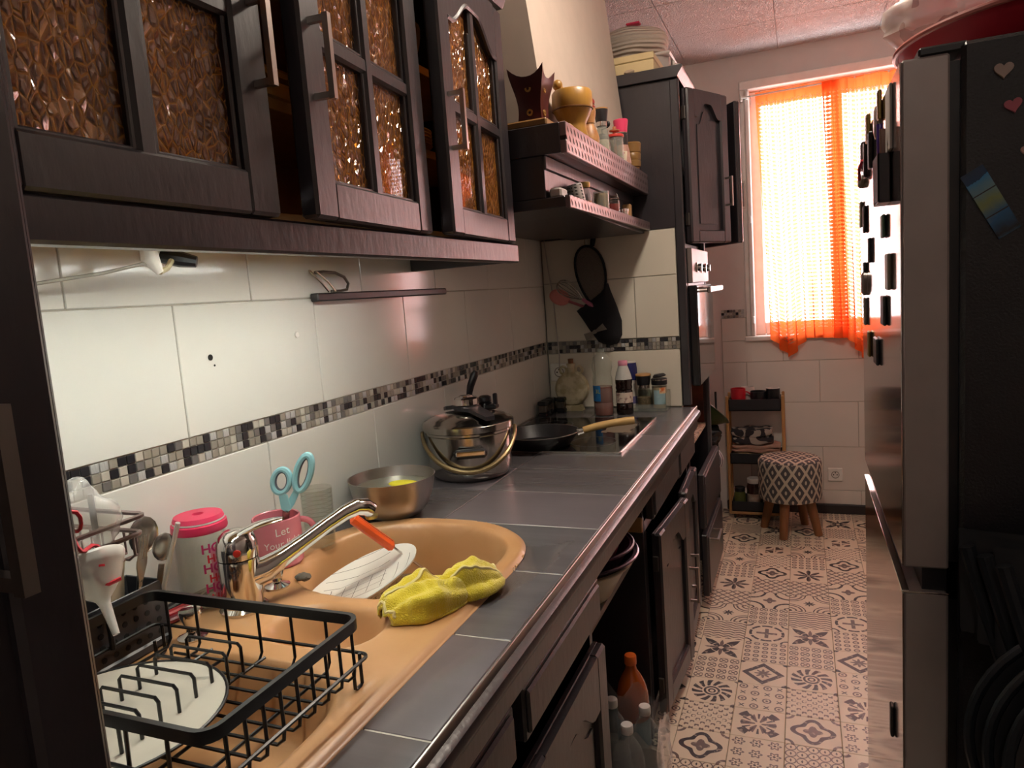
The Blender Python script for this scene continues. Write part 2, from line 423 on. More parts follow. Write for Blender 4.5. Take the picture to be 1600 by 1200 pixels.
for i in range(160):
    yy = .33 + (i + .5) * mp
    if yy > 2.945: break
    for j in range(3):
        k = pick(i, j)
        if 14 <= i < 114: piece(sm[k], 'mosaic_tile', wall_left, (-.006, yy, mz[j] + mp / 2))
        else: rest.cur = k; rest.box(-.006, .0015, yy - .0076, yy + .0076, mz[j] + .0007, mz[j] + mp - .0007, .001)
part(rest, 'mosaic_band', MOS, wall_left, kind='stuff')
HOLE = mat('dark_hole', '#16130f', .9)
part(MB(frame_M((.0025, 1.03, 1.334), (0, 1, 0), (0, 0, 1))).lathe([(0, 0), (.006, 0), (.006, .0006), (0, .0006)], n=12).lathe([(0, 0), (.0022, 0), (.0022, .0006), (0, .0006)], (.008, -.016, 0), n=8), 'drill_hole', HOLE, wall_left)
part(MB(frame_M((.0022, 1.285, 1.357), (0, 1, 0), (0, 0, 1))).lathe([(0, 0), (.007, 0), (.006, .003), (0, .004)], n=12), 'wall_plug', WHITEPL, wall_left)
# tiled side of the oven housing
wall_side = structure(MB().box(0, .575, 2.962, 2.985, .86, 1.63), 'wall_partition', GROUT)
for z0, z1, xs in ((.902, 1.141, (0.004, .21, .575)), (1.192, 1.445, (.004, .4, .575)), (1.445, 1.628, (.004, .2, .575))):
    for a, b_ in zip(xs, xs[1:]): wtile(wall_side, a, b_, z0, z1, 'y', 2.962, mat('cream_glazed_tile', '#d8d0bf', .14, var=.04, scale=5))
rest = MB()
for i in range(35):
    for j in range(3):
        rest.cur = pick(i + 500, j); xx = .006 + i * .01635
        rest.box(xx, xx + .0152, 2.9545, 2.962, 1.1425 + j * .0163, 1.1425 + j * .0163 + .0152, .001)
part(rest, 'mosaic_band', MOS, wall_side, kind='stuff')
# end wall: lower tiling, mosaic cap, baseboard
part(MB().box(.593, 1.9, YE - .004, YE, .05, 1.03).box(.593, .74, YE - .004, YE, 1.03, 1.18), 'grout_bed', GROUT, wall_end)
for z0, z1, st in ((.055, .14, .541), (.14, .40, .341), (.40, .665, .541 - .41), (.665, .911, .341 - .01), (.911, 1.176, .537)):
    x = st
    while x < 1.9:
        a, b_ = max(x, .595), min(x + .4, 1.9)
        if z1 > 1.05:
            if a < .73: wtile(wall_end, a, .735, 1.04, z1, 'y', YE, TILE_E)
            z_ = 1.04
        else: z_ = z1
        if b_ - a > .02: wtile(wall_end, a, b_, z0, z_, 'y', YE, TILE_E)
        x += .4
rest = MB()
for i in range(8):
    for j in range(3):
        rest.cur = pick(i + 800, j); xx = .596 + i * .0165
        rest.box(xx, xx + .0152, YE - .008, YE, 1.179 + j * .0163, 1.179 + j * .0163 + .0152, .001)
part(rest, 'mosaic_band', MOS, wall_end, kind='stuff')
structure(MB().box(.593, XR, YE - .02, YE, 0, .056, .004), 'baseboard_end', mat('dark_skirting', '#2a2424', .5))
# socket plates
def socket(cx, z, y, label):
    t = thing('wall_socket', label, 'socket', (cx, y, z - .04))
    part(MB().box(cx - .04, cx + .04, y - .008, y, z - .04, z + .04, .004), 'plate', WHITEPL, t)
    s_ = MB(frame_M((cx, y - .008, z), (1, 0, 0), (0, 0, 1))); s_.M = frame_M((cx, y - .0085, z), (1, 0, 0), (0, 0, 1))
    part(MB(frame_M((cx, y - .008, z), (1, 0, 0), (0, 0, 1))).lathe([(.022, 0), (.022, .001), (.018, .0015), (.018, 0)], n=20, closed=True), 'socket_ring', mat('grey_ring', '#8f8880', .5), t)
    h = MB(frame_M((cx, y - .0083, z), (1, 0, 0), (0, 0, 1)))
    for dx, dz in ((-.0095, 0), (.0095, 0), (0, .012)): h.lathe([(0, 0), (.0035, 0), (.0035, .001), (0, .001)], (dx, dz, 0), n=8)
    part(h, 'contact_holes', HOLE, t)
socket(1.205, .235, YE - .008, 'white square wall socket low on the tiled wall beside the stool')
socket(.052, 1.06, 2.954, 'white wall socket behind the round clay flask')
# window
m = MB(); fy0, fy1 = YE + .05, YE + .11
for a in ((WX0, WX0 + .07, WZ0, WZ1), (WX1 - .07, WX1, WZ0, WZ1), (WX0 + .0702, WX1 - .0702, WZ0, WZ0 + .075), (WX0 + .0702, WX1 - .0702, WZ1 - .085, WZ1), (1.215, 1.275, WZ0 + .0752, WZ1 - .0852)): m.box(a[0], a[1], fy0, fy1, a[2], a[3], .006)
window = structure(m, 'window_1', mat('white_window_frame', '#e3ddd6', .35))
m = MB()
for a in ((.738, .7645, 1.0665, 2.4655), (WX1 - .004, 1.752, 1.0665, 2.4655), (.738, 1.752, 2.466, 2.515)): m.box(a[0], a[1], YE - .014, YE + .049, a[2], a[3], .004)
m.box(.765, .790, YE - .024, YE + .048, 1.0665, 2.4655, .005)
part(m, 'window_casing', MATS['white_window_frame'], window)
part(MB().box(.728, 1.76, YE - .03, YE + .05, 1.035, 1.066, .006), 'window_sill', MATS['white_window_frame'], window)
for x0, x1 in ((WX0 + .07, 1.215), (1.275, WX1 - .07)): part(MB().box(x0, x1, YE + .075, YE + .081, WZ0 + .075, WZ1 - .085), 'window_pane', glass('window_glass', '#fbfdff', .02, 1.3), window)
for z in (1.14, 1.72, 2.41): part(MB().lathe([(.007, 0), (.009, .002), (.009, .04), (.007, .042)], (.779, YE - .03, z), n=10), 'hinge', WHITEPL, window)

# ------------------------------------------------------------------ curtain and rod
mo, nt, b = newmat('orange_gauze'); nt.nodes.remove(b); out = nt.nodes['Material Output']
tcu = nt.nodes.new('ShaderNodeUVMap'); sp = nt.nodes.new('ShaderNodeSeparateXYZ'); nt.links.new(tcu.outputs[0], sp.inputs[0])
U, V = X(nt, sp.outputs[0]), X(nt, sp.outputs[1])
fx, fz = (U * 23).fr(), (V * 66).fr()
thread = (near(fx, .5, .36) & near(fz, .5, .34)) | ((near(fx, .5, .18) | near(fz, .5, .18)) * .7)
hem = (V < .035) | (V > .955) | (U < .018) | (U > .982)
tr = nt.nodes.new('ShaderNodeBsdfTransparent'); tr.inputs[0].default_value = (1, .84, .80, 1)
tr2 = nt.nodes.new('ShaderNodeBsdfTransparent'); tr2.inputs[0].default_value = (1, .34, .14, 1)
tl = nt.nodes.new('ShaderNodeBsdfTranslucent'); tl.inputs[0].default_value = lin('#ef6a30')
df = nt.nodes.new('ShaderNodeBsdfDiffuse'); df.inputs[0].default_value = lin('#ee6a30')
m1 = nt.nodes.new('ShaderNodeMixShader'); m1.inputs[0].default_value = .62; nt.links.new(tl.outputs[0], m1.inputs[1]); nt.links.new(df.outputs[0], m1.inputs[2])
m0 = nt.nodes.new('ShaderNodeMixShader'); m0.inputs[0].default_value = .97; nt.links.new(tr2.outputs[0], m0.inputs[1]); nt.links.new(m1.outputs[0], m0.inputs[2])
m2 = nt.nodes.new('ShaderNodeMixShader'); nt.links.new(((thread * .80 + .18) | (hem * .97)).v, m2.inputs[0]); nt.links.new(tr.outputs[0], m2.inputs[1]); nt.links.new(m0.outputs[0], m2.inputs[2])
nt.links.new(m2.outputs[0], out.inputs[0])
def curtain(name, label, x0t, x1t, x0b, x1b, ztop, zbot, ybase, folds, amp, seed):
    nu, nv = 150, 44
    mb = MB(); R_ = random.Random(seed); ph = R_.random() * 6
    def fn(u, v):
        x = (x0t + (x1t - x0t) * u) * (1 - v) + (x0b + (x1b - x0b) * u) * v
        z = ztop * (1 - v) + zbot(u) * v
        a = amp * (.35 + .65 * v)
        y = ybase + a * sin(u * folds * 2 * PI + ph + .5 * sin(u * 9)) + a * .5 * sin(u * folds * 4.7 * PI + ph * 2) * (1 - .6 * v) + .006 * sin(v * 9 + u * 20)
        x += .010 * sin(u * folds * 4 * PI + ph) * (.3 + v)
        return (x, y, z)
    mb.sheet(fn, nu, nv)
    o = solo(mb, name, mo, label, 'curtain', (x0t, ybase, zbot(.5)), 'orange curtains', recalc=False, ang=180)
    uv = o.data.uv_layers.new(name='UVMap'); w = abs(x1t - x0t)
    for p in o.data.polygons:
        for li, vi in zip(p.loop_indices, p.vertices): uv.data[li].uv = ((vi % (nu + 1)) / nu, (vi // (nu + 1)) / nv)
    return o
def lerp_pts(pts):
    def f(u):
        for (a, p), (c, q) in zip(pts, pts[1:]):
            if u <= c: return p + (q - p) * (u - a) / (c - a)
        return pts[-1][1]
    return f
curtain('window_curtain', 'orange gauze curtain with a pointed hanging corner, beside the oven housing', .822, 1.262, .862, 1.285, 2.437,
        lerp_pts([(0, 1.075), (.12, 1.01), (.27, .930), (.34, .97), (.48, 1.043), (1, 1.038)]), 4.408, 4.5, .010, 3)
curtain('window_curtain', 'orange gauze curtain gathered against the fridge, its lower edge sloping down', 1.165, 1.64, 1.205, 1.62, 2.432,
        lerp_pts([(0, 1.04), (.2, 1.035), (.36, .93), (.55, .86), (1, .80)]), 4.386, 6, .013, 8)
t = thing('curtain_rod', 'thin white curtain rod above the window with small rings', 'curtain rod', (1.2, 4.40, 2.43))
part(MB().tube([(.75, 4.400, 2.418), (1.70, 4.398, 2.432)], .005, 8), 'rod', WHITEPL, t)
part(MB().tube([(.80, 4.40 + .012 * cos(a), 2.418 + .014 * sin(a)) for a in [k * PI / 6 for k in range(12)]], .0018, 6, True), 'ring', CHROME, t)
part(MB().tube([(.80, 4.40, 2.402), (.803, 4.398, 2.38), (.80, 4.396, 2.365)], .003, 6), 'hook', WHITEPL, t)
part(MB().box(.745, .757, 4.39, 4.437, 2.40, 2.43, .003), 'bracket', WHITEPL, t)

# ------------------------------------------------------------------ cabinet helpers
def bar_handle(parent, p0, p1, n, stand=.028, r=.0058, name='handle', mt=None):
    """square bow handle between p0 and p1, standing off along n"""
    p0, p1, n = Vector(p0), Vector(p1), Vector(n).normalized(); d = (p1 - p0).normalized()
    mb = MB(); e = d * r
    mb.tube([p0, p0 + n * stand], r, 4, up=d); mb.tube([p1, p1 + n * stand], r, 4, up=d)
    mb.tube([p0 - e + n * stand, p1 + e + n * stand], r * 1.05, 4, up=n)
    return part(mb, name, mt or HANDLE, parent)
def ogee(x): x = max(0, min(1, x)); return x * x * (3 - 2 * x)
AMBER, nt, b = newmat('amber_textured_glass'); P(b, rough=.16, trans=.2, ior=1.6, spec=1.0, coat=.5)
vo = nt.nodes.new('ShaderNodeTexVoronoi'); vo.inputs['Scale'].default_value = 95; vo.feature = 'DISTANCE_TO_EDGE'
tcx = nt.nodes.new('ShaderNodeTexCoord'); mpx = nt.nodes.new('ShaderNodeMapping'); mpx.inputs['Scale'].default_value = (1, 1, .55); nt.links.new(tcx.outputs['Object'], mpx.inputs[0])
nt.links.new(mpx.outputs[0], vo.inputs['Vector'])
ed = X(nt, vo.outputs['Distance'])
nt.links.new(mixcol(nt, (ed * 5) & 1.0, lin('#cf8a30'), lin('#7d4a1c')), b.inputs['Base Color'])
bump_from(nt, b, ((ed * 3.5) & 1.0) + noise_x(nt, 70, 2) * .5, 1.0, .0035)
tam = nt.nodes.new('ShaderNodeBsdfTransparent'); tam.inputs[0].default_value = (.95, .55, .18, 1); mam = nt.nodes.new('ShaderNodeMixShader'); mam.inputs[0].default_value = .30
nt.links.new(b.outputs[0], mam.inputs[1]); nt.links.new(tam.outputs[0], mam.inputs[2]); nt.links.new(mam.outputs[0], nt.nodes['Material Output'].inputs[0])
HINGE = mat('dark_hinge', '#4a4440', .45, .6)

def glass_door(cab, H, a, W, z0, h, left=False, handle=None):
    """cottage glass door: four amber panes, ogee heads; H = hinge (x, y), a = opening angle"""
    u = (sin(a), cos(a) if left else -cos(a), 0)
    nrm = Vector((cos(a), -sin(a) if left else sin(a), 0))
    M = Matrix(((u[0], 0, nrm.x, H[0]), (u[1], 0, nrm.y, H[1]), (0, 1, 0, z0), (0, 0, 0, 1)))
    T, S = .032, .062
    d = MB(M)
    for a0, a1 in ((0, S), (W - S, W)): d.box(a0, a1, 0, h, 0, T, .005)
    d.box(S - .004, W - S + .004, 0, .060, 0, T - .001, .004)
    cx, cz = W / 2, .275
    d.box(S - .004, W - S + .004, cz - .014, cz + .014, .004, T - .005, .005)
    d.box(cx - .014, cx + .014, .05, h - .06, .004, T - .004, .005)
    n = 14
    for sgn in (-1, 1):
        lo, hi = (S - .004, cx) if sgn < 0 else (cx, W - S + .004)
        pts = []
        for k in range(n + 1):
            uu = lo + (hi - lo) * k / n; q = (uu - lo) / (hi - lo)
            if sgn > 0: q = 1 - q
            pts.append((uu, h - .130 + .062 * ogee((q - .12) / .7)))
        pts += [(hi, h), (lo, h)]
        d.prism(pts, 'z', 0, T - .001)
        d.M = M
        # bead along the arched head
        bead = [(p[0], p[1] - .001, T - .004) for p in pts[:n + 1]]
        d.tube(bead, .006, 6)
    # beads round the rectangular openings
    for q0, q1 in ((S, cx - .012), (cx + .012, W - S)):
        for v0, v1 in ((.058, cz - .012), (cz + .012, h - .12)):
            d.box(q0, q0 + .008, v0, v1, .006, T - .009, .002); d.box(q1 - .008, q1, v0, v1, .006, T - .009, .002)
            d.box(q0, q1, v0, v0 + .007, .006, T - .009, .002)
    door = part(d, 'door', WOOD, cab)
    for q0, q1 in ((S, cx), (cx, W - S)):
        for v0, v1 in ((.055, cz), (cz, h - .06)):
            part(MB(M).box(q0, q1, v0, v1, .010, .014), 'pane', AMBER, door)
    hu = W - .026
    p0, p1 = M @ Vector((hu, handle[0], T)), M @ Vector((hu, handle[1], T))
    bar_handle(door, p0, p1, nrm, .030, .0065)
    for v in (.09, h - .09):
        part(MB(M).box(-.004, .004, v, v + .05, .004, .014, .002), 'hinge', HINGE, door)
    return door

# ------------------------------------------------------------------ wall cabinet over the sink
UZ0, UZ1, UY0, UY1 = 1.545, 2.135, .33, 1.835
wc = thing('wall_cabinet', 'long black wall cabinet with amber glass doors hung above the sink', 'cabinet', (.16, 1.08, 1.497))
part(MB().box(.0025, .299, UY1 - .02, UY1, 1.497, UZ1 + .02, .002), 'side_panel', WOOD, wc)
part(MB().box(.0025, .299, UY0, UY0 + .02, 1.497, UZ1 + .02, .002), 'side_panel', WOOD, wc)
part(MB().box(.008, .298, UY0 + .02, UY1 - .02, UZ0, UZ0 + .016), 'bottom_board', WOOD_IN, wc)
part(MB().box(.0025, .30, UY0, UY1, UZ1 + .005, UZ1 + .022), 'top_board', WOOD, wc)
part(MB().box(.0025, .008, UY0 + .02, UY1 - .02, UZ0, UZ1 + .005), 'back_board', WOOD_IN, wc)
for z in (1.722, 1.90): part(MB().box(.008, .285, UY0 + .02, UY1 - .02, z, z + .018, .001), 'shelf', WOOD_IN, wc)
part(MB().box(.008, .288, .868, .884, UZ0 + .016, UZ1), 'divider', WOOD_IN, wc)
part(MB().box(.300, .331, UY0, UY1, 1.495, UZ0, .004), 'valance', WOOD, wc)
cr_ = [(.26, 2.158), (.325, 2.158), (.330, 2.165), (.334, 2.176), (.348, 2.188), (.354, 2.200), (.354, 2.21), (.26, 2.21)]
part(MB().prism(cr_, 'y', UY0, UY1 + .02), 'cornice', WOOD, wc)
glass_door(wc, (.302, 1.812), math.radians(4), .432, UZ0 + .002, .588, handle=(.180, .290))
glass_door(wc, (.302, 1.342), math.radians(4.5), .432, UZ0 + .002, .588, handle=(.180, .290))
glass_door(wc, (.302, .432), math.radians(.6), .436, UZ0 + .002, .588, left=True, handle=(.180, .290))

# crockery inside, seen through the door gaps
CREAMC = mat('cream_ceramic', '#c9b173', .35, var=.12)
def bowl_prof(r, h, t=.004, foot=.45):
    o = [(0, 0), (r * foot, 0), (r * foot, .006)] + [(r * (foot + (1 - foot) * sin(k * PI / 16)), .006 + (h - .006) * (1 - cos(k * PI / 16))) for k in range(1, 9)]
    i = [(r * (foot + (1 - foot) * sin(k * PI / 16)) - t, .006 + (h - .006) * (1 - cos(k * PI / 16)) + t * (1 - k / 8)) for k in range(8, 0, -1)] + [(0, .006 + t)]
    return o + i
def plate_prof(r, h=.018): return [(0, 0), (r * .6, 0), (r, h), (r, h + .002), (r * .6, .004), (0, .004)]
def cab_item(name, prof, c, mt, label, cat, group=None, n=24):
    return solo(MB().lathe(prof, c, n), name, mt, label, cat, c, group)
cab_item('mixing_bowl', bowl_prof(.095, .095), (.180, 1.45, 1.919), CREAMC, 'cream bowl on the upper shelf of the wall cabinet', 'bowl')
for k in range(5): cab_item('dinner_plate', plate_prof(.095, .016), (.185, 1.455, 1.741 + .0075 * k), CREAMC, 'cream plate, %s of the stack inside the wall cabinet' % ('bottom one', 'second from the bottom', 'middle one', 'second from the top', 'top one')[k], 'plate', 'plates in the wall cabinet')
cab_item('small_bowl', bowl_prof(.05, .04), (.20, 1.45, 1.741 + .034 + .012), CREAMC, 'small cream bowl standing on the stacked plates in the wall cabinet', 'bowl')
solo(MB().box(.06, .275, .90, 1.06, 1.741, 1.775, .008), 'baking_dish', CREAMC, 'shallow cream dish behind the half-open amber glass door', 'dish', (.19, .98, 1.741))
solo(MB().box(.07, .268, .91, 1.05, 1.776, 1.80, .008), 'lidded_box', mat('tan_box', '#a18a52', .5), 'tan lidded box on the shallow dish in the wall cabinet', 'box', (.19, .98, 1.776))
cab_item('salad_bowl', bowl_prof(.08, .06), (.20, .985, 1.919), mat('green_glass_bowl', '#6d6a3a', .2), 'olive bowl high behind the amber glass door', 'bowl')

# ------------------------------------------------------------------ tall dark cupboard next to the sink
tc_ = thing('tall_cupboard', 'tall black cupboard with a bar handle at the end of the worktop', 'cupboard', (.3, -.02, 0))
part(MB().box(.003, .578, -.36, .311, 0, 2.40, .003), 'carcass', WOOD, tc_)
for y0, y1 in ((-.352, -.035), (-.025, .311)):
    d = MB(); z0, z1 = .10, 2.36
    d.box(.579, .594, y0, y1, z0, z1, .004)
    d.box(.590, .603, y0 + .008, y0 + .052, z0 + .008, z1 - .008, .004); d.box(.590, .603, y1 - .052, y1 - .008, z0 + .008, z1 - .008, .004)
    d.box(.590, .603, y0 + .05, y1 - .05, z0 + .008, z0 + .06, .004); d.box(.590, .603, y0 + .05, y1 - .05, z1 - .06, z1 - .008, .004)
    dd = part(d, 'door', WOOD, tc_)
    if y1 > .2: bar_handle(dd, (.603, .250, 1.268), (.603, .250, 1.364), (1, 0, 0), .028, .0062)

# ------------------------------------------------------------------ worktop
wt = thing('worktop', 'long worktop of dark slate-look tiles with a silver metal edge strip', 'worktop', (.3, 1.64, .84))
part(MB().box(.535, .615, .312, 1.43, .842, .8885).box(.003, .615, 1.43, 2.952, .842, .8885).box(.003, .02, .312, 1.43, .842, .8885), 'core_board', mat('chipboard', '#6e5a44', .8), wt)
SLATE = mat('slate_look_tile', '#5e5a5c', .27, var=.28, scale=7, stretch=(.35, 3, 1), bump=.10, bscale=25)
SLATE2 = mat('slate_look_tile_warm', '#676064', .29, var=.22, scale=6, stretch=(.35, 3, 1), bump=.10, bscale=25)
# the outline of the inset sink
def sink_outline(n=120, g=0.0):
    pts = []
    x0, x1, yr = .028 - g, .532 + g, 1.165
    cx, ax = (x0 + x1) / 2, (x1 - x0) / 2
    for k in range(n + 1):
        t_ = PI * k / n; e = 2.35
        c_, s_ = cos(t_), sin(t_)
        pts.append((cx + ax * math.copysign(abs(c_) ** (2 / e), c_), yr + (.255 + g) * abs(s_) ** (2 / e)))
    pts += [(x0, .43 - g), (x0 + .05, .375 - g), (x1 - .05, .375 - g), (x1, .43 - g)]
    return pts
cut = MB().prism(sink_outline(48, .001), 'z', .86, .93)
cutter = bpy.data.objects.new('cutter', cut.mesh('cutter', SLATE)); COL.objects.link(cutter)
yj = [.312, .418, .668, .917, 1.171, 1.421, 1.677, 1.911, 2.165, 2.392, 2.653, 2.952]
for i, (a, b_) in enumerate(zip(yj, yj[1:])):
    for x0, x1 in ((.004, .250), (.250, .629)):
        mb = MB().box(x0 + .0012, x1 - .0012, a + .0012, b_ - .0012, .888, .900, .0012)
        o = part(mb, 'worktop_tile', SLATE if (i + (x0 > .1)) % 3 else SLATE2, wt)
        if a < 1.43:
            md = o.modifiers.new('cut', 'BOOLEAN'); md.operation = 'DIFFERENCE'; md.object = cutter; md.solver = 'EXACT'
            dg = bpy.context.evaluated_depsgraph_get(); me = bpy.data.meshes.new_from_object(o.evaluated_get(dg))
            o.modifiers.clear(); o.data = me
            if len(me.vertices) < 4: bpy.data.objects.remove(o)
bpy.data.objects.remove(cutter)
part(MB().box(.6295, .634, .312, 2.965, .884, .9015, .001), 'edge_strip', mat('aluminium_strip', '#c8c2bb', .3, 1), wt)
tp = [(.600, .886), (.636, .886), (.645, .880), (.648, .870), (.645, .860), (.636, .852), (.632, .842), (.632, .815), (.628, .806), (.600, .806)]
part(MB().prism(tp, 'y', .312, 2.965), 'edge_moulding', WOOD, wt)
JW = mat('pale_joint', '#b9b4a8', .8)
for i, y in enumerate(yj[2:9]): part(MB().box(.536 if y < 1.2 else .30, .6285, y - .0014, y + .0014, .893, .8992), 'joint_strip', JW, wt)
part(MB().box(.2488, .2514, 1.42, 2.95, .893, .8990), 'joint_strip', mat('dark_joint', '#2c2827', .8), wt)

# ------------------------------------------------------------------ base cabinets
def drawer_front(cab, x, y0, y1, z0, z1, nm='drawer'):
    d = MB(); d.box(x - .032, x - .006, y0, y1, z0, z1, .004); d.box(x - .010, x, y0 + .010, y1 - .010, z0 + .010, z1 - .010, .005)
    return part(d, nm, WOOD, cab)
def panel_door(cab, H, a, W, z0, h, left=True, arch=True, handle=None, name='door'):
    u = (sin(a), cos(a) if left else -cos(a), 0); nrm = Vector((cos(a), -sin(a) if left else sin(a), 0))
    M = Matrix(((u[0], 0, nrm.x, H[0]), (u[1], 0, nrm.y, H[1]), (0, 1, 0, z0), (0, 0, 0, 1)))
    T, S = .030, .068 if W > .35 else .052
    d = MB(M)
    d.box(0, W, 0, h, 0, .014, .003)
    for a0, a1 in ((0, S), (W - S, W)): d.box(a0, a1, 0, h, .006, T, .006)
    d.box(S - .006, W - S + .006, 0, S, .006, T - .0006, .006)
    n = 16; pts = []
    for k in range(n + 1):
        q = k / n; uu = S - .004 + (W - 2 * S + .008) * q; e = min(q, 1 - q) * 2
        pts.append((uu, h - S - .055 + .055 * ogee((e - .22) / .6) if arch else h - S))
    d.prism(pts + [(W - S + .004, h - .002), (S - .004, h - .002)], 'z', .006, T - .0008)
    door = part(d, name, WOOD, cab)
    # raised field
    f = MB(M); g = .026; fp = [(S + g, S + g), (W - S - g, S + g)]
    for k in range(n + 1):
        q = 1 - k / n; uu = S + g + (W - 2 * S - 2 * g) * q; e = min(q, 1 - q) * 2
        fp.append((uu, h - S - g - (.055 * (1 - ogee((e - .22) / .6)) if arch else 0)))
    f.prism(fp, 'z', .012, .0175)
    part(f, 'raised_panel', WOOD, door)
    if handle:
        hu = W - .032; bar_handle(door, M @ Vector((hu, handle[0], T)), M @ Vector((hu, handle[1], T)), nrm)
    for v in (.07, h - .12): part(MB(M).box(-.006, .002, v, v + .05, .002, .02, .002), 'hinge', HINGE, door)
    return door
bc = thing('sink_cabinet', 'black base cabinet under the sink with drawer fronts', 'cabinet', (.3, .9, 0))
part(MB().box(.02, .585, .315, .335, .0, .84).box(.02, .585, 1.445, 1.465, 0, .84).box(.02, .585, .335, 1.445, .08, .098).box(.012, .02, .315, 1.465, 0, .84).box(.565, .586, .335, 1.445, .80, .84).box(.565, .586, .95, .975, .098, .80), 'carcass', WOOD, bc)
part(MB().box(.53, .55, .315, 1.465, 0, .079), 'plinth', WOOD, bc)
for y0, y1 in ((.318, .625), (.632, .938), (.980, 1.440)):
    drawer_front(bc, .620, y0, y1, .690, .785)
for y0, y1 in ((.318, .625), (.632, .938), (.980, 1.448)):
    panel_door(bc, (.590, y0), 0, y1 - y0, .10, .530)
bc2 = thing('hob_cabinet', 'black base cabinet under the hob with arched panel doors ajar', 'cabinet', (.3, 2.5, 0))
part(MB().box(.02, .583, 2.050, 2.070, 0, .84).box(.02, .583, 2.935, 2.952, 0, .84).box(.02, .583, 2.07, 2.935, .08, .098).box(.012, .02, 2.05, 2.952, 0, .84).box(.563, .584, 2.07, 2.935, .80, .84).box(.563, .584, 2.07, 2.935, .668, .70).box(.563, .583, 2.075, 2.10, .098, .66), 'carcass', WOOD, bc2)
part(MB().box(.545, .565, 2.05, 2.952, 0, .079), 'plinth', WOOD, bc2)
drawer_front(bc2, .620, 2.075, 2.545, .705, .820)
drawer_front(bc2, .622, 2.560, 2.945, .700, .812)
panel_door(bc2, (.596, 2.105), math.radians(4), .40, .06, .590, left=True, handle=(.22, .34))
panel_door(bc2, (.594, 2.945), math.radians(2), .385, .06, .590, left=False, handle=(.22, .34))
# open gap between the cabinets, with a shelf
ns = thing('niche_shelf', 'plain board shelf in the open gap between the base cabinets', 'shelf', (.28, 1.757, .56))
part(MB().box(.03, .56, 1.466, 2.049, .594, .612, .001), 'board', mat('grey_board', '#6b6257', .7), ns)
part(MB().box(.03, .53, 2.032, 2.049, .559, .594, .001), 'cleat', PINE, ns); part(MB().box(.03, .53, 1.466, 1.483, .559, .594, .001), 'cleat', PINE, ns)
solo(MB().box(.50, .585, 2.036, 2.050, .675, .72, .003), 'wooden_bracket', PINE, 'small wooden block screwed to the side of the hob cabinet', 'block', (.54, 2.043, .675))

# ------------------------------------------------------------------ oven housing
oh = thing('oven_housing', 'tall black cabinet housing the oven, cornice on top, doors open', 'cabinet', (.3, 3.27, 0))
OY0, OY1 = 2.987, 3.575
part(MB().box(.003, .600, 2.963, 2.985, 1.632, 2.205, .002), 'side_panel', WOOD, oh)
part(MB().box(.003, .600, OY1 - .018, OY1, 0, 2.205, .002), 'side_panel', WOOD, oh)
part(MB().box(.576, .612, 2.960, 2.990, .902, 2.205, .005), 'front_stile', WOOD, oh)
part(MB().box(.003, .590, 2.986, 3.0, 0, .84), 'side_panel', WOOD, oh)
part(MB().box(.596, .616, OY1 - .022, OY1, .05, 2.205, .003), 'front_stile', mat('grey_edge', '#4a4749', .5), oh)
part(MB().box(.003, .02, OY0, OY1, 0, 2.205), 'back_board', WOOD, oh)
for z in (.70, .965, 1.555, 1.86): part(MB().box(.02, .590, OY0, OY1 - .018, z, z + .018), 'shelf', WOOD if z > .75 else mat('patterned_shelf_paper', '#c6b091', .7, col2='#5b4a40', scale=90, thr=(.42, .5)), oh)
co = [(.003, 2.206), (.612, 2.206), (.616, 2.216), (.625, 2.228), (.632, 2.238), (.632, 2.248), (.003, 2.248)]
part(MB().prism(co, 'y', 2.945, OY1 + .01), 'cornice', WOOD, oh)
part(MB().box(.025, .585, OY1 - .030, OY1 - .0185, .72, .965), 'lining_board', mat('terracotta_board', '#7a3d20', .75, var=.35, scale=10, col2='#2d150c'), oh)
panel_door(oh, (.616, 2.992), math.radians(27), .284, 1.565, .605, left=True, handle=(.155, .265))
panel_door(oh, (.618, 3.570), math.radians(37), .284, 1.565, .605, left=False, arch=True, handle=(.155, .265))
drawer_front(oh, .650, 3.0, 3.565, .36, .600)
dl = drawer_front(oh, .655, 3.0, 3.565, .06, .335)
bar_handle(dl, (.655, 3.02 + .02, .305), (.655, 3.02 + .15, .305), (1, 0, 0), .035, .006)

# ------------------------------------------------------------------ built-in oven
ov = thing('oven', 'built-in oven with dark mirror glass door, chrome handle and knobs', 'oven', (.5, 3.28, .975))
part(MB().box(.12, .612, 3.01, 3.545, .985, 1.545), 'oven_body', BLACK, ov)
part(MB().box(.612, .632, 3.005, 3.550, 1.405, 1.548, .003), 'control_panel', mat('brushed_panel', '#7d716c', .42, .3), ov)
dr = part(MB().box(.6125, .646, 3.005, 3.550, .978, 1.395, .004), 'oven_door', mat('oven_door_edge', '#1a181a', .2), ov)
OG = mat('dark_mirror_glass', '#3a3335', .05, .55, var=.05)
part(MB().box(.6462, .6482, 3.008, 3.547, .982, 1.390, .0008), 'door_glass', OG, dr)
hm = MB().tube([(.647, 3.05, 1.372), (.690, 3.05, 1.372)], .008, 8).tube([(.647, 3.505, 1.372), (.690, 3.505, 1.372)], .008, 8).box(.684, .700, 3.03, 3.525, 1.360, 1.385, .004)
part(hm, 'door_handle', mat('satin_handle', '#cbbfb8', .25, .9), dr)
for y in (3.13, 3.28, 3.43):
    part(MB(frame_M((.632, y, 1.468), (0, 1, 0), (0, 0, 1))).lathe([(.021, 0), (.021, .006), (.016, .008), (.015, .024), (0, .025)], n=18), 'control_knob', CHROME, ov)

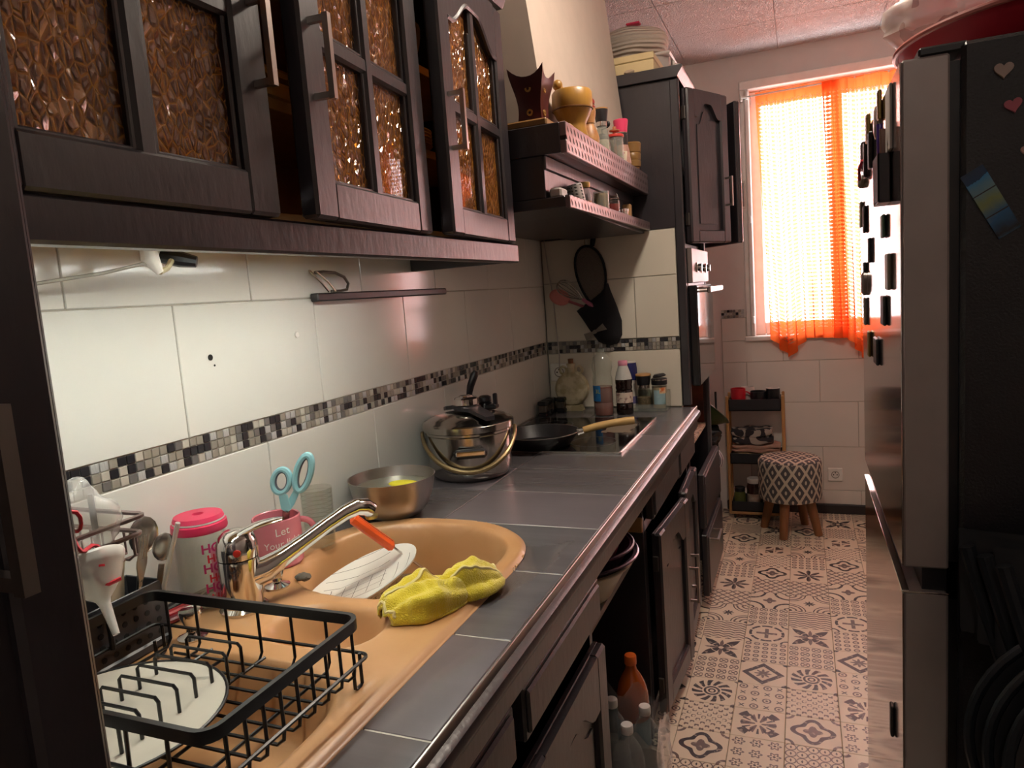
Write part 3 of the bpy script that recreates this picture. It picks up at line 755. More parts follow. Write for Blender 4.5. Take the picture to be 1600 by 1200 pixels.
# ------------------------------------------------------------------ sink
SINK = mat('tan_composite', '#bf9268', .33, var=.10, scale=6, col2='#b08255', bump=.05, bscale=120)
out = sink_outline(120)
def sink_inside(x, y):
    c = False; n = len(out); j = n - 1
    for i in range(n):
        (xi, yi), (xj, yj_) = out[i], out[j]
        if (yi > y) != (yj_ > y) and x < (xj - xi) * (y - yi) / (yj_ - yi) + xi: c = not c
        j = i
    return c
def edge_d(x, y):
    best, bp = 9, None
    n = len(out)
    for i in range(n):
        ax, ay = out[i]; bx_, by = out[(i + 1) % n]; dx, dy = bx_ - ax, by - ay; L = dx * dx + dy * dy
        t_ = 0 if L == 0 else max(0, min(1, ((x - ax) * dx + (y - ay) * dy) / L)); qx, qy = ax + t_ * dx, ay + t_ * dy
        d = math.hypot(x - qx, y - qy)
        if d < best: best, bp = d, (qx, qy)
    return best, bp
def sm(a, b_, x): t_ = max(0, min(1, (x - a) / (b_ - a))); return t_ * t_ * (3 - 2 * t_)
def sink_h(x, y, d):
    z = .9095 - .0085 * (1 - sm(0, .012, d))
    q = ((abs(x - .292) / .205) ** 2.3 + (abs(y - 1.178) / .200) ** 2.3) ** (1 / 2.3)          # round washing bowl
    z -= .150 * sm(0, .20, 1 - q) + .012 * max(0, 1 - q)
    q = ((abs(x - .325) / .105) ** 2.6 + (abs(y - .880) / .075) ** 2.6) ** (1 / 2.6)             # small strainer basin
    z -= .062 * sm(0, .42, 1 - q)
    q = ((abs(x - .295) / .195) ** 3 + (abs(y - .600) / .165) ** 3) ** (1 / 3)                   # near basin under the rack
    z -= .095 * sm(0, .24, 1 - q)
    z += .0012 * sin(x * 260) * sm(.0, .03, d) * sm(.78, .74, y) * sm(0, .1, q - 1) if q > 1 else 0
    return z
st = .0056; nx, ny = int(.51 / st) + 2, int(1.06 / st) + 2
mb = MB(); vs, keep = [], {}
for j in range(ny):
    for i in range(nx):
        x, y = .024 + i * st, .370 + j * st
        ins = sink_inside(x, y); d, pnt = edge_d(x, y)
        if ins: keep[i, j] = len(vs); vs.append((x, y, sink_h(x, y, d)))
        elif d < st * 1.45: keep[i, j] = len(vs); vs.append((pnt[0], pnt[1], .9005))
fs = []
for j in range(ny - 1):
    for i in range(nx - 1):
        q = [keep.get(k) for k in ((i, j), (i + 1, j), (i + 1, j + 1), (i, j + 1))]
        q = [k for k in q if k is not None]
        if len(q) >= 3: fs.append(q)
mb.add(vs, fs)
sk = thing('sink', 'tan composite inset sink with round bowl, small basin and drainer', 'sink', (.28, .9, .735))
o = part(mb, 'sink_basin', SINK, sk, ang=60, recalc=False)
md = o.modifiers.new('thickness', 'SOLIDIFY'); md.thickness = .006; md.offset = -1
def drain(x, y, z, r):
    part(MB().lathe([(0, 0), (r, 0), (r, .003), (r * .8, .004), (r * .5, .002), (0, .002)], (x, y, z), 24), 'drain', CHROME, sk)
drain(.325, .880, .8475, .026); drain(.295, 1.17, .7485, .04)

# ------------------------------------------------------------------ faucet
fa = thing('faucet', 'chrome single-lever kitchen faucet with a long spout over the sink', 'faucet', (.142, .897, .9085))
fx_, fy_ = .142, .897
part(MB().lathe([(0, 0), (.039, 0), (.040, .006), (.035, .011), (.034, .012), (.0335, .060), (.034, .088), (.0335, .093), (0, .094)], (fx_, fy_, .9085), 32), 'body', CHROME, fa)
hd = MB().lathe([(0, 0), (.034, 0), (.0345, .012), (.033, .026), (.028, .038), (.018, .045), (0, .047)], (fx_, fy_, 1.0035), 32)
hp = part(hd, 'head', CHROME, fa)
lv = MB(); P0 = Vector((fx_ - .005, fy_ - .004, 1.035)); P1 = Vector((fx_ + .075, fy_ + .035, 1.062))
pts = [P0.lerp(P1, k / 8) + Vector((0, 0, .006 * sin(PI * k / 8))) for k in range(9)]
lv.tube(pts, [.020, .021, .020, .0185, .017, .0155, .014, .012, .008], 12, flat=.34)
part(lv, 'lever', CHROME, hp)
sp_ = [(fx_ + .012, fy_ + .010, .968), (fx_ + .030, fy_ + .030, .972), (fx_ + .045, fy_ + .055, .983), (fx_ + .065, fy_ + .095, 1.000), (fx_ + .085, fy_ + .135, 1.018), (fx_ + .100, fy_ + .168, 1.030), (fx_ + .112, fy_ + .192, 1.035), (fx_ + .122, fy_ + .208, 1.031), (fx_ + .127, fy_ + .217, 1.022)]
part(MB().tube(sp_, [.026, .022, .017, .0145, .0140, .0145, .016, .0165, .0155], 16), 'spout', CHROME, fa)
part(MB().lathe([(.011, 0), (.013, .006), (0, .006)], (fx_ + .127, fy_ + .217, 1.006), 14), 'aerator', mat('brass_nozzle', '#b29a4f', .3, .9), fa)
part(MB(frame_M((fx_ + .022, fy_ - .024, 1.018), (.74, .67, 0), (0, 0, 1))).lathe([(0, 0), (.007, 0), (.006, .002), (0, .003)], n=12), 'red_dot', mat('red_dot', '#b3261d', .4), hp)

def pull_knob(x, y, lab):
    t = thing('plug_pull_knob', lab, 'knob', (x, y, .9095))
    part(MB().lathe([(0, 0), (.022, 0), (.023, .003), (.015, .006), (.006, .010), (.006, .012), (0, .012)], (x, y, .9095), 24), 'base_plate', CHROME, t)
    part(MB().lathe([(0, .012), (.009, .012), (.011, .020), (.0165, .036), (.0175, .043), (.0165, .046), (.014, .045), (0, .044)], (x, y, .9095), 24), 'cup', CHROME, t)
pull_knob(.136, .790, 'chrome plug pull knob next to the dish rack'); pull_knob(.135, .990, 'chrome plug pull knob beside the pink mug')
solo(MB().ball((.163, 1.028, .9145), (.017, .013, .0065), 14, 8, lambda p: p + Vector((0, 0, .002 * noise.noise(p * 160)))), 'scouring_pad', mat('grey_scourer', '#6b6257', .9, var=.5, scale=90), 'small round grey scouring pad at the foot of the pink mug', 'scourer', (.163, 1.028, .9085))

# ------------------------------------------------------------------ dish rack
rk = thing('dish_rack', 'black wire dish rack standing on the sink drainer', 'dish rack', (.3, .61, .909))
RX0, RX1, RY0, RY1, RT, RB = .115, .492, .478, .742, 1.000, .925
def rr(x0, x1, y0, y1, z, r=.03, n=5):
    p = []
    for cx, cy_, a0 in ((x1 - r, y1 - r, 0), (x0 + r, y1 - r, PI / 2), (x0 + r, y0 + r, PI), (x1 - r, y0 + r, 1.5 * PI)):
        p += [(cx + r * cos(a0 + PI / 2 * k / n), cy_ + r * sin(a0 + PI / 2 * k / n), z) for k in range(n + 1)]
    return p
part(MB().tube(rr(RX0, RX1, RY0, RY1, RT, .02), .0045, 4, True, flat=2.3), 'top_rim', BLACKMET, rk)
part(MB().tube(rr(RX0 - .002, RX1 + .006, RY0 - .004, RY1 + .004, .951, .012), .0026, 6, True), 'middle_wire', BLACKMET, rk)
wr = .0023
for k in range(9):                                     # wires across the base, up the worktop side to the rim
    y = RY0 + .022 + k * .0275
    part(MB().tube([(RX0 + .06, y, RB), (RX1 - .012, y, RB), (RX1 - .002, y, RB + .008), (RX1 - .0, y, RB + .02), (RX1 - .0, y, RT - .002)], wr, 6), 'side_wire', BLACKMET, rk)
for k in range(6):
    x = RX0 + .03 + k * .058
    part(MB().tube([(x, RY0 + .002, RT - .004), (x, RY0, RB + .008), (x, RY0 + .008, RB - .002), (x, RY1 - .008, RB - .002), (x, RY1, RB + .008), (x, RY1 - .0, RT - .004)], wr, 6), 'base_wire', BLACKMET, rk)
for k in range(8):                                      # plate dividers
    y = RY1 - .042 - k * .0270
    part(MB().tube([(.225, y, RB - .002), (.225, y, .962), (.230, y, .967), (.318, y, .967), (.323, y, .962), (.323, y, RB - .002)], wr, 6), 'plate_divider', BLACKMET, rk)
part(MB().tube([(.225, RY0, RB), (.225, RY1, RB)], wr, 6).tube([(.323, RY0, RB), (.323, RY1, RB)], wr, 6), 'divider_rail', BLACKMET, rk)
for x, y in ((RX1 - .004, RY1 - .012), (RX1 - .004, RY0 + .016), (RX0 + .02, RY1 - .012), (RX0 + .02, RY0 + .016)):
    part(MB().tube([(x, y - .008, RB + .012), (x, y - .008, .914), (x, y - .004, .9118), (x, y + .004, .9118), (x, y + .008, .914), (x, y + .008, RB + .03)], .0026, 6), 'foot', BLACKMET, rk)
WIRE = mat('rosy_steel_wire', '#8d7a78', .28, .9)
for x, y in ((.118, .668), (.118, .49)): part(MB().tube([(x, y, .95), (x, y, 1.178)], .0042, 8), 'post', BLACKMET, rk)
ub = MB()
for z, e in ((1.150, 0), (1.126, .004)): ub.tube(rr(.02, .205 - e, .42, .680 - e, z, .012), .0034, 6, True)
for k in range(7): ub.tube([(.05 + k * .022, .678, 1.128), (.05 + k * .022, .678, 1.092), (.05 + k * .022, .43, 1.092)], .002, 6)
for k in range(9): ub.tube([(.202, .45 + k * .026, 1.128), (.202, .45 + k * .026, 1.10), (.19, .45 + k * .026, 1.092), (.03, .45 + k * .026, 1.092)], .002, 6)
part(ub, 'upper_basket', WIRE, rk)

# round plate lying in the rack
PLC, PLR = (.262, .545, .9285), .132
pl = thing('dinner_plate', 'white plate with a dark rim lying in the dish rack', 'plate', PLC)
part(MB().lathe(plate_prof(PLR, .014), PLC, 48), 'plate_body', mat('white_ceramic', '#cdc7b9', .2, var=.06), pl)
part(MB().tube([(PLC[0] + (PLR + .0005) * cos(a), PLC[1] + (PLR + .0005) * sin(a), PLC[2] + .0155) for a in [k * 2 * PI / 56 for k in range(56)]], .0022, 6, True), 'rim_line', BLACK, pl)

# cutlery drainer, perforated
ch = thing('cutlery_holder', 'black perforated cutlery holder beside the dish rack', 'holder', (.075, .685, .909))
c = MB(); HX0, HX1, HY0, HY1, HZ = .030, .108, .585, .772, 1.012
c.box(HX0, HX1, HY0, HY1, .9095, .914, .001)
for a in ((HX0, HX0 + .003, HY0, HY1), (HX1 - .003, HX1, HY0, HY1), (HX0, HX1, HY0, HY0 + .003), (HX0, HX1, HY1 - .003, HY1), (HX0, HX1, .678, .681)): c.box(a[0], a[1], a[2], a[3], .913, HZ, .001)
c.box(HX0 - .003, HX1 + .003, HY0 - .003, HY1 + .003, .9095, .925, .003)
part(c, 'container', mat('dark_grey_plastic', '#38373b', .4), ch)
hl = MB()
for r_ in range(4):
    for k in range(9):
        hl.M = frame_M((HX1 + .0004, HY0 + .016 + k * .0195, .935 + r_ * .018), (0, 1, 0), (0, 0, 1)); hl.lathe([(0, 0), (.0045, 0), (.0045, .0004), (0, .0004)], n=8)
    for k in range(4):
        hl.M = frame_M((HX0 + .012 + k * .018, HY0 - .0006, .935 + r_ * .018), (1, 0, 0), (0, 0, 1)); hl.lathe([(0, 0), (.0045, 0), (.0045, .0004), (0, .0004)], n=8)
part(hl, 'drain_holes', HOLE, ch, kind='stuff')
# utensils in the holder
def fork(base, tip, label, up=(1, .3, 0)):
    base, tip = Vector(base), Vector(tip); v = (tip - base); L = v.length; v.normalize(); side = v.cross(Vector(up)).normalized()
    M = frame_M(base, side, v)
    t = thing('fork', label, 'fork', base)
    part(MB(M).box(-.004, .004, 0, L * .62, -.001, .001, .0008).prism([(-.004, L * .60), (.004, L * .60), (.012, L * .74), (.012, L * .80), (-.012, L * .80), (-.012, L * .74)], 'z', -.001, .001), 'stem', STEEL, t)
    for k in range(4): part(MB(M).box(-.0115 + k * .0065, -.0080 + k * .0065, L * .79, L, -.001, .001, .0006), 'tine', STEEL, t)
def spoon(base, tip, label, mt, w=.021, up=(1, .3, 0), cat='spoon', name='spoon'):
    base, tip = Vector(base), Vector(tip); v = (tip - base); L = v.length; v.normalize(); side = v.cross(Vector(up)).normalized()
    M = frame_M(base, side, v); t = thing(name, label, cat, base)
    part(MB(M).box(-.0045, .0045, 0, L * .72, -.0012, .0012, .001), 'stem', mt, t)
    part(MB(M).ball((0, L - w * 1.35, 0), (w, w * 1.45, .004), 16, 8), 'bowl', mt, t)
fork((.090, .725, .916), (.118, .742, 1.092), 'steel fork standing tines up in the black cutlery holder')
spoon((.060, .748, .916), (.098, .765, 1.112), 'steel spoon standing in the black cutlery holder', STEEL, up=(.8, -.6, 0))
spoon((.085, .760, .916), (.125, .774, 1.085), 'small steel spoon beside the upright fork', STEEL, .016, (.8, -.6, 0))
BEIGE = mat('beige_silicone', '#a89a82', .5)
t = thing('spatula', 'beige spatula standing in the black cutlery holder', 'spatula', (.09, .69, .916))
part(MB(frame_M((.088, .694, .916), (-.35, .93, 0), (.12, .05, 1))).prism([(-.012, .05), (.012, .05), (.017, .10), (.016, .125), (.019, .145), (.0, .152), (-.019, .145), (-.016, .12), (-.017, .10)], 'z', -.002, .002), 'blade', BEIGE, t)
part(MB(frame_M((.088, .694, .916), (-.35, .93, 0), (.12, .05, 1))).box(-.006, .006, 0, .06, -.002, .002, .001), 'stem', BEIGE, t)
solo(MB().tube([(.075, .768, .916), (.150, .778, 1.102)], .0038, 10), 'drinking_straw', FROST, 'translucent drinking straw leaning in the black cutlery holder', 'straw', (.075, .768, .916))
# knives lying by the wall
RED = mat('red_plastic', '#b5232f', .35, var=.1)
def knife(p, q, mh, label, w=.009):
    p, q = Vector(p), Vector(q); v = (q - p).normalized(); L = (q - p).length; M = frame_M(p, v.cross(Vector((0, 0, 1))), v)
    t = thing('kitchen_knife', label, 'knife', p)
    part(MB(M).box(-w * .9, w * .9, 0, L * .46, -.005, .005, .003), 'handle', mh, t)
    part(MB(M).prism([(-w, L * .46), (w, L * .46), (w, L * .8), (-w * .6, L)], 'z', -.0008, .0008), 'blade', STEEL, t)
knife((.030, .800, .916), (.060, .990, .917), RED, 'paring knife with a red handle lying behind the glass jar')
knife((.050, .790, .9155), (.098, .965, .9165), mat('dark_red_plastic', '#6e1420', .35), 'paring knife with a dark red handle lying behind the glass jar')
knife((.012, .805, .9155), (.022, .985, .917), BLACK, 'black-handled knife lying against the tiles behind the glass jar')

# plastic bag with a red drawstring and a funnel
BAG = glass('thin_plastic_film', '#f1efec', .22, 1.35, .24)
def crumple(c, r, seed, amp, sc_=14, nu=36, nv=24):
    s = Vector((seed * 7.1, seed * 3.3, seed))
    def f(p):
        d = (p - Vector(c)); n_ = noise.noise(p * sc_ + s) + .6 * noise.noise(p * sc_ * 2.3 + s) + .35 * abs(noise.noise(p * sc_ * 4.1 + s))
        return p + d * (amp * n_)
    return MB().ball(c, r, nu, nv, f)
pb = thing('plastic_bag', 'crumpled clear plastic bag with a red drawstring hanging from the rack', 'bag', (.215, .600, 1.05))
part(crumple((.195, .592, 1.160), (.034, .045, .052), 2, .5), 'bag_film', BAG, pb, ang=60)
zz = [(.222 + .004 * sin(k * .7) + .0008 * k, .556 + .012 * sin(k * .45) + .0012 * k, 1.190 - .0034 * k + .006 * sin(k * .9)) for k in range(30)]
part(MB().tube(zz, .0026, 6), 'drawstring', RED, pb)
fu = thing('funnel', 'white ribbed plastic funnel hanging under the clear plastic bag', 'funnel', (.23, .6, 1.03))
FM_ = frame_M((.205, .590, 1.118), (.8, .30, .45), (.2, -.85, .3)) @ Matrix.Scale(.80, 4)
fm = open_mb(); fm.M = FM_
w_ = FM_.to_3x3() @ Vector((0, 0, 1)); sgn = -1 if w_.z > 0 else 1
fm.lathe([(.052, 0), (.053, .004 * sgn), (.050, .012 * sgn), (.047, .018 * sgn), (.045, .020 * sgn), (.036, .040 * sgn), (.020, .058 * sgn), (.0115, .066 * sgn), (.0085, .075 * sgn), (.005, .125 * sgn)], n=30)
part(fm, 'cone', glass('milky_plastic', '#e9e6df', .3, 1.4, .62), fu, recalc=False)
rg = MB(FM_)
for k in range(4): rg.tube([((.048 - .008 * k) * cos(a), (.048 - .008 * k) * sin(a), (.012 + .012 * k) * sgn) for a in [j * PI / 14 for j in range(28)]], .0012, 5, True)
part(rg, 'rib', WHITEPL, fu)

# ------------------------------------------------------------------ things by the tap
PINK = mat('pink_ceramic', '#cf7a85', .22, var=.08)
mg = thing('mug', 'pink mug with white script lettering holding scissors', 'mug', (.058, 1.092, .909))
mx, my, mr = .058, 1.092, .0465
part(MB().lathe([(0, 0), (mr - .006, 0), (mr - .001, .006), (mr, .03), (mr, .097), (mr - .0015, .099), (mr - .0035, .097), (mr - .004, .03), (mr - .006, .008), (0, .007)], (mx, my, .909), 40), 'cup', PINK, mg)
ha = Vector((.62, .78, 0)).normalized()
part(MB().tube([(mx + ha.x * (mr - .003 + .030 * sin(a)), my + ha.y * (mr - .003 + .030 * sin(a)), .909 + .052 - .030 * cos(a)) for a in [PI * k / 12 for k in range(13)]], .0062, 10), 'handle', PINK, mg)
tx = MB()
for s_, sz, dz in (('Let', .022, .070), ('Your light', .019, .047), ('shine', .022, .022)):
    base_a = math.atan2(-my * .98, 1.038 - mx) + .18
    text_on(s_, sz, lambda x, y, dz=dz: (mx + (mr + .0004) * cos(base_a + x / mr), my + (mr + .0004) * sin(base_a + x / mr), .909 + dz + y + x * .12), tx)
part(tx, 'lettering', WHITEPL, mg, recalc=False)
TEAL = mat('light_blue_plastic', '#8fc3cb', .35, var=.06); GREYR = mat('grey_rubber', '#5a6068', .6)
sn = thing('scissors', 'scissors with light blue and grey handles standing in the pink mug', 'scissors', (.06, 1.09, .92))
SM = frame_M((.086, 1.092, 1.012), (.90, .30, .05), (.18, .02, 1))
def loop(cx, cy_, a, b_, rot, r_, mt, nm):
    p = [(cx + a * cos(t_) * cos(rot) - b_ * sin(t_) * sin(rot), cy_ + a * cos(t_) * sin(rot) + b_ * sin(t_) * cos(rot), 0) for t_ in [k * 2 * PI / 28 for k in range(28)]]
    return part(MB(SM).tube(p, r_, 8, True), nm, mt, sn)
loop(-.014, .070, .0175, .024, .05, .0062, TEAL, 'finger_loop'); loop(.030, .082, .0150, .036, -.18, .0068, TEAL, 'finger_loop')
loop(-.014, .070, .0125, .019, .05, .0030, GREYR, 'loop_lining'); loop(.030, .082, .0098, .030, -.18, .0032, GREYR, 'loop_lining')
part(MB(SM).prism([(-.006, .010), (.004, .004), (.014, .018), (.026, .048), (.016, .056), (.004, .034)], 'z', -.004, .000).prism([(-.010, .012), (.002, .004), (.010, .010), (.000, .040), (-.010, .050), (-.018, .046)], 'z', 0, .004), 'handle_arms', TEAL, sn)
part(MB(SM).prism([(-.009, .014), (.006, .016), (.004, -.06), (-.002, -.085)], 'z', -.0022, -.0004).prism([(-.008, .016), (.008, .014), (-.004, -.06), (-.008, -.085)], 'z', .0004, .0022), 'blades', STEEL, sn)
part(MB(SM).lathe([(0, -.004), (.005, -.004), (.005, .004), (0, .004)], (.0, .004, 0), 12), 'pivot', STEEL, sn)
gl = thing('drinking_glass', 'clear ribbed drinking glass behind the pink mug', 'glass', (.072, 1.205, .901))
part(MB().lathe([(0, 0), (.029, 0), (.031, .004), (.034, .132), (.0325, .132), (.029, .008), (0, .008)], (.072, 1.205, .901), 28), 'tumbler', CLEAR, gl)
rb = MB()
for k in range(8): rb.tube([(.072 + (.0335 - .0003 * k) * cos(a), 1.205 + (.0335 - .0003 * k) * sin(a), .901 + .122 - .009 * k) for a in [j * PI / 14 for j in range(28)]], .0006, 4, True)
part(rb, 'rib', CLEAR, gl)
# jar with pink lid and lettering
jr = thing('glass_jar', 'clear glass jar with a pink holed lid and red-pink HO HO HO lettering', 'jar', (.060, .900, .909))
jx, jy, jrr = .060, .900, .0445
part(MB().lathe([(0, 0), (jrr - .004, 0), (jrr, .006), (jrr, .118), (jrr - .003, .128), (jrr - .006, .136), (jrr - .008, .136), (jrr - .005, .127), (jrr - .002, .117), (jrr - .002, .008), (0, .004)], (jx, jy, .909), 36), 'jar_body', CLEAR, jr)
LID = mat('hot_pink_plastic', '#cf2f57', .4, var=.06)
ld = part(MB().lathe([(.008, .136), (jrr + .001, .136), (jrr + .002, .139), (jrr + .001, .150), (jrr - .004, .152), (jrr - .002, .156), (jrr - .005, .163), (.010, .164), (.008, .160)], (jx, jy, .909), 36, closed=True), 'lid', LID, jr)
part(MB().lathe([(jrr - .004, .1515), (jrr - .002, .1525), (jrr - .002, .155), (jrr - .004, .1555)], (jx, jy, .909), 36, closed=True), 'seal_ring', WHITEPL, ld)
ja = math.atan2(-jy, 1.038 - jx) + .78
tx = MB(); tx.cur = 0
for k in range(6):
    tx.cur = k % 2
    text_on('HO HO' if k % 2 else 'HOHO', .022 if k % 2 else .019, lambda x, y, k=k: (jx + (jrr + .0004) * cos(ja + x / jrr), jy + (jrr + .0004) * sin(ja + x / jrr), .909 + .018 + k * .0172 + y), tx, bold=.0006)
part(tx, 'lettering', [mat('print_red', '#c3202f', .5), mat('print_magenta', '#b0235f', .5)], jr, recalc=False)
bs = MB(); na = 14
bs.sheet(lambda u, v: (jx + (jrr + .0002) * cos(ja - .52 + u * 1.04), jy + (jrr + .0002) * sin(ja - .52 + u * 1.04), .909 + .012 + v * .10), na, 4)
part(bs, 'print_band', glass('pink_print', '#d98a96', .2, 1.3, .75), jr, recalc=False)

# ------------------------------------------------------------------ in the round bowl
GP, nt, b = newmat('white_plate_hatched'); P(b, rough=.15)
u_, v_, _ = coords(nt, 'Object', 1, 1)
a_, b2 = u_ * .94 + v_ * .34, v_ * .94 - u_ * .34
lines = (near((a_ * 34 + 20).fr(), .5, .02) & (b2.abs() < .035)) | (near((b2 * 38 + 20).fr(), .5, .022) & ((a_ + .02).abs() < .07))
nt.links.new(mixcol(nt, lines, lin('#e4e1d8'), lin('#57544f')), b.inputs['Base Color'])
sp2 = thing('dinner_plate', 'white plate with thin crossed grey lines tilted in the sink bowl', 'plate', (.262, 1.118, .80))
o = part(MB().lathe([(0, 0), (.070, 0), (.074, .004), (.122, .022), (.123, .025), (.070, .008), (0, .008)], (.262, 1.118, .80), 48), 'plate_body', GP, sp2)
sp2.location = (.245, 1.10, .866); sp2.rotation_euler = (math.radians(10), math.radians(-18), 0)
bx = thing('plastic_tub', 'clear ribbed plastic tub under the tilted plate in the sink', 'tub', (.290, 1.15, .762))
part(MB().lathe([(0, 0), (.055, 0), (.060, .003), (.072, .085), (.076, .088), (.074, .090), (.070, .087), (.058, .006), (0, .004)], (.290, 1.15, .762), 32), 'tub_wall', CLEARPL, bx)
rb = MB()
for k in range(26):
    a = 2 * PI * k / 26; rb.tube([(.290 + .061 * cos(a), 1.15 + .061 * sin(a), .768), (.290 + .071 * cos(a), 1.15 + .071 * sin(a), .838)], .0014, 5)
part(rb, 'rib', CLEARPL, bx)
ORANGE = mat('orange_plastic', '#e0561f', .3, var=.06)
kn = thing('sink_knife', 'knife with an orange handle leaning across the sink bowl', 'knife', (.30, 1.2, .80))
k0, k1 = Vector((.212, 1.128, 1.000)), Vector((.275, 1.170, .928)); kd = (k1 - k0).normalized()
KM = frame_M(k0, kd.cross(Vector((0, 0, 1))), kd); KL = (k1 - k0).length
part(MB(KM).box(-.0125, .0125, 0, KL, -.0095, .0095, .005), 'handle', ORANGE, kn)
part(MB(KM).box(-.0016, .0016, .01, KL - .008, .0085, .0100, .0004), 'handle_groove', mat('dark_orange', '#8a2d0c', .4), kn)
part(MB(KM).prism([(-.006, KL), (.006, KL), (.009, KL + .12), (.002, KL + .15), (-.008, KL + .13)], 'z', -.0008, .0008), 'blade', STEEL, kn)
solo(MB().lathe(bowl_prof(.05, .045), (.402, 1.247, .772), 24), 'black_bowl', BLACK, 'small black bowl in the sink behind the yellow cloth', 'bowl', (.402, 1.247, .772))
cpw = thing('cup', 'white cup lying behind the yellow cloth in the sink bowl', 'cup', (.402, 1.15, .768))
part(MB().lathe([(0, 0), (.028, 0), (.035, .07), (.033, .07), (.026, .005), (0, .005)], (.402, 1.150, .768), 24), 'cup_body', MATS['white_ceramic'], cpw)
part(MB().tube([(.402 + .033 + .018 * sin(a), 1.150, .768 + .04 - .020 * cos(a)) for a in [PI * k / 10 for k in range(11)]], .004, 8), 'handle', MATS['white_ceramic'], cpw)
# yellow towel heap
YT, nt, b = newmat('yellow_terry'); P(b, rough=.95, sheen=.4)
nt.links.new(mixcol(nt, noise_x(nt, 25), lin('#c4ab18'), lin('#e0cd34')), b.inputs['Base Color']); bump_from(nt, b, noise_x(nt, 420, 2), .9, .003)
def bundle(P0, P1, P2, w0, h0, seed, nfold):
    """a strip of cloth gathered along a curve, its pleats running lengthwise"""
    P0, P1, P2 = Vector(P0), Vector(P1), Vector(P2)
    def f(u, v):
        c = P0 * (1 - u) ** 2 + P1 * 2 * u * (1 - u) + P2 * u * u; d = ((P1 - P0) * (1 - u) + (P2 - P1) * u).normalized(); s_ = Vector((d.y, -d.x, 0))
        e = (sin(PI * min(1, max(0, u * .94 + .03)))) ** .45
        ph = PI * (1.10 * v - .05); q = Vector((u * 3.4 + seed, v * 3.0, seed * 1.7))
        fl = 1 + .26 * sin(nfold * ph + 3.2 * u + seed) + .15 * sin((nfold * 2 + 1) * ph - 5 * u + seed * 2) + .40 * noise.noise(q * 1.2) + .22 * noise.noise(q * 2.9)
        lf = s_ * (-cos(ph) * w0 * e * (.85 + .28 * fl)); z = max(-.10, sin(ph)) * h0 * e * (.42 + .60 * fl)
        p = c + lf + Vector((0, 0, z)) + d * (.010 * noise.noise(q * 1.3 + Vector((4, 4, 0))))
        p.z = max(p.z, .9125); return p
    return f
bA = bundle((.418, .905, .912), (.455, .965, .912), (.500, 1.035, .912), .046, .048, 3.1, 4)
bB = bundle((.455, .985, .912), (.500, 1.030, .912), (.528, 1.105, .912), .036, .040, 7.7, 3)
tw = MB().sheet(bA, 70, 64).sheet(bB, 50, 50)
to = thing('yellow_cloth', 'crumpled yellow terry cloth with pale hems on the sink edge', 'cloth', (.46, .99, .9105))
o = part(tw, 'cloth', YT, to, ang=180, recalc=False); md = o.modifiers.new('thickness', 'SOLIDIFY'); md.thickness = .004; md.offset = 0
hem_ = MB()
lift = Vector((0, 0, .0022))
hem_.tube([bA(k / 50, .36 + .10 * sin(k / 11)) + lift for k in range(4, 47)], .0036, 6)
hem_.tube([bA(.03 + .004 * sin(k), .12 + .016 * k) + lift for k in range(46)], .0030, 6)
hem_.tube([bB(.97, .12 + .016 * k) + lift for k in range(46)], .0030, 6); hem_.tube([bB(k / 40, .62) + lift for k in range(10, 39)], .0030, 6)
part(hem_, 'hem', mat('cream_hem', '#d7c88d', .9), to)

# ------------------------------------------------------------------ bowl, cooker, pan, hob
sb = thing('steel_bowl', 'stainless steel mixing bowl of water with a yellow sponge floating', 'bowl', (.118, 1.432, .9005))
part(MB().lathe([(0, 0), (.042, 0), (.064, .009), (.084, .030), (.097, .062), (.1035, .098), (.105, .1), (.1025, .1), (.095, .062), (.082, .032), (.062, .012), (0, .004)], (.118, 1.432, .9005), 48), 'bowl_wall', mat('satin_steel', '#b8b2ac', .3, 1, var=.1, scale=40), sb)
part(MB().lathe([(0, .074), (.0965, .074), (.0965, .075), (0, .075)], (.118, 1.432, .9005), 40), 'water', glass('water', '#d8d9c8', .02, 1.33, .15), sb)
part(MB().ball((.135, 1.455, .9755), (.040, .026, .006), 16, 8), 'sponge', mat('lemon_sponge', '#d6cc2c', .8, var=.15), sb)
pc = thing('pressure_cooker', 'stainless steel pressure cooker with clamped lid and bronze bail handle', 'pressure cooker', (.137, 1.832, .9005))
px_, py_, pr = .137, 1.832, .122
POLI = mat('polished_steel', '#c4beb6', .16, 1, var=.08, scale=14)
part(MB().lathe([(0, 0), (pr - .022, 0), (pr - .012, .006), (pr - .003, .026), (pr, .05), (pr, .128), (pr + .004, .132), (pr + .004, .138), (0, .138)], (px_, py_, .9005), 56), 'pot', POLI, pc)
lidp = part(MB().lathe([(pr + .002, .139), (pr + .010, .141), (pr + .011, .158), (pr + .006, .163), (pr - .004, .165), (pr - .012, .172), (.07, .182), (0, .185)], (px_, py_, .9005), 56), 'lid', POLI, pc)
vd = Vector((.80, -.60, 0)); vd2 = Vector((.60, .80, 0))
LM = frame_M((px_, py_, .9005 + .186), vd, vd2)
cl = MB(LM); hw = [(-.128, .014), (-.10, .020), (-.05, .020), (-.028, .030), (.028, .030), (.05, .020), (.10, .020), (.136, .014)]
for (a, wa), (c2, wc_) in zip(hw, hw[1:]):
    za, zb = [-.016 + .022 * max(0, 1 - (abs(q) / .15) ** 2) for q in (a, c2)]
    cl.add([(a, -wa, za), (a, wa, za), (c2, wc_, zb), (c2, -wc_, zb), (a, -wa, za + .011), (a, wa, za + .011), (c2, wc_, zb + .011), (c2, -wc_, zb + .011)], [(0, 1, 2, 3), (4, 7, 6, 5), (0, 4, 5, 1), (1, 5, 6, 2), (2, 6, 7, 3), (3, 7, 4, 0)])
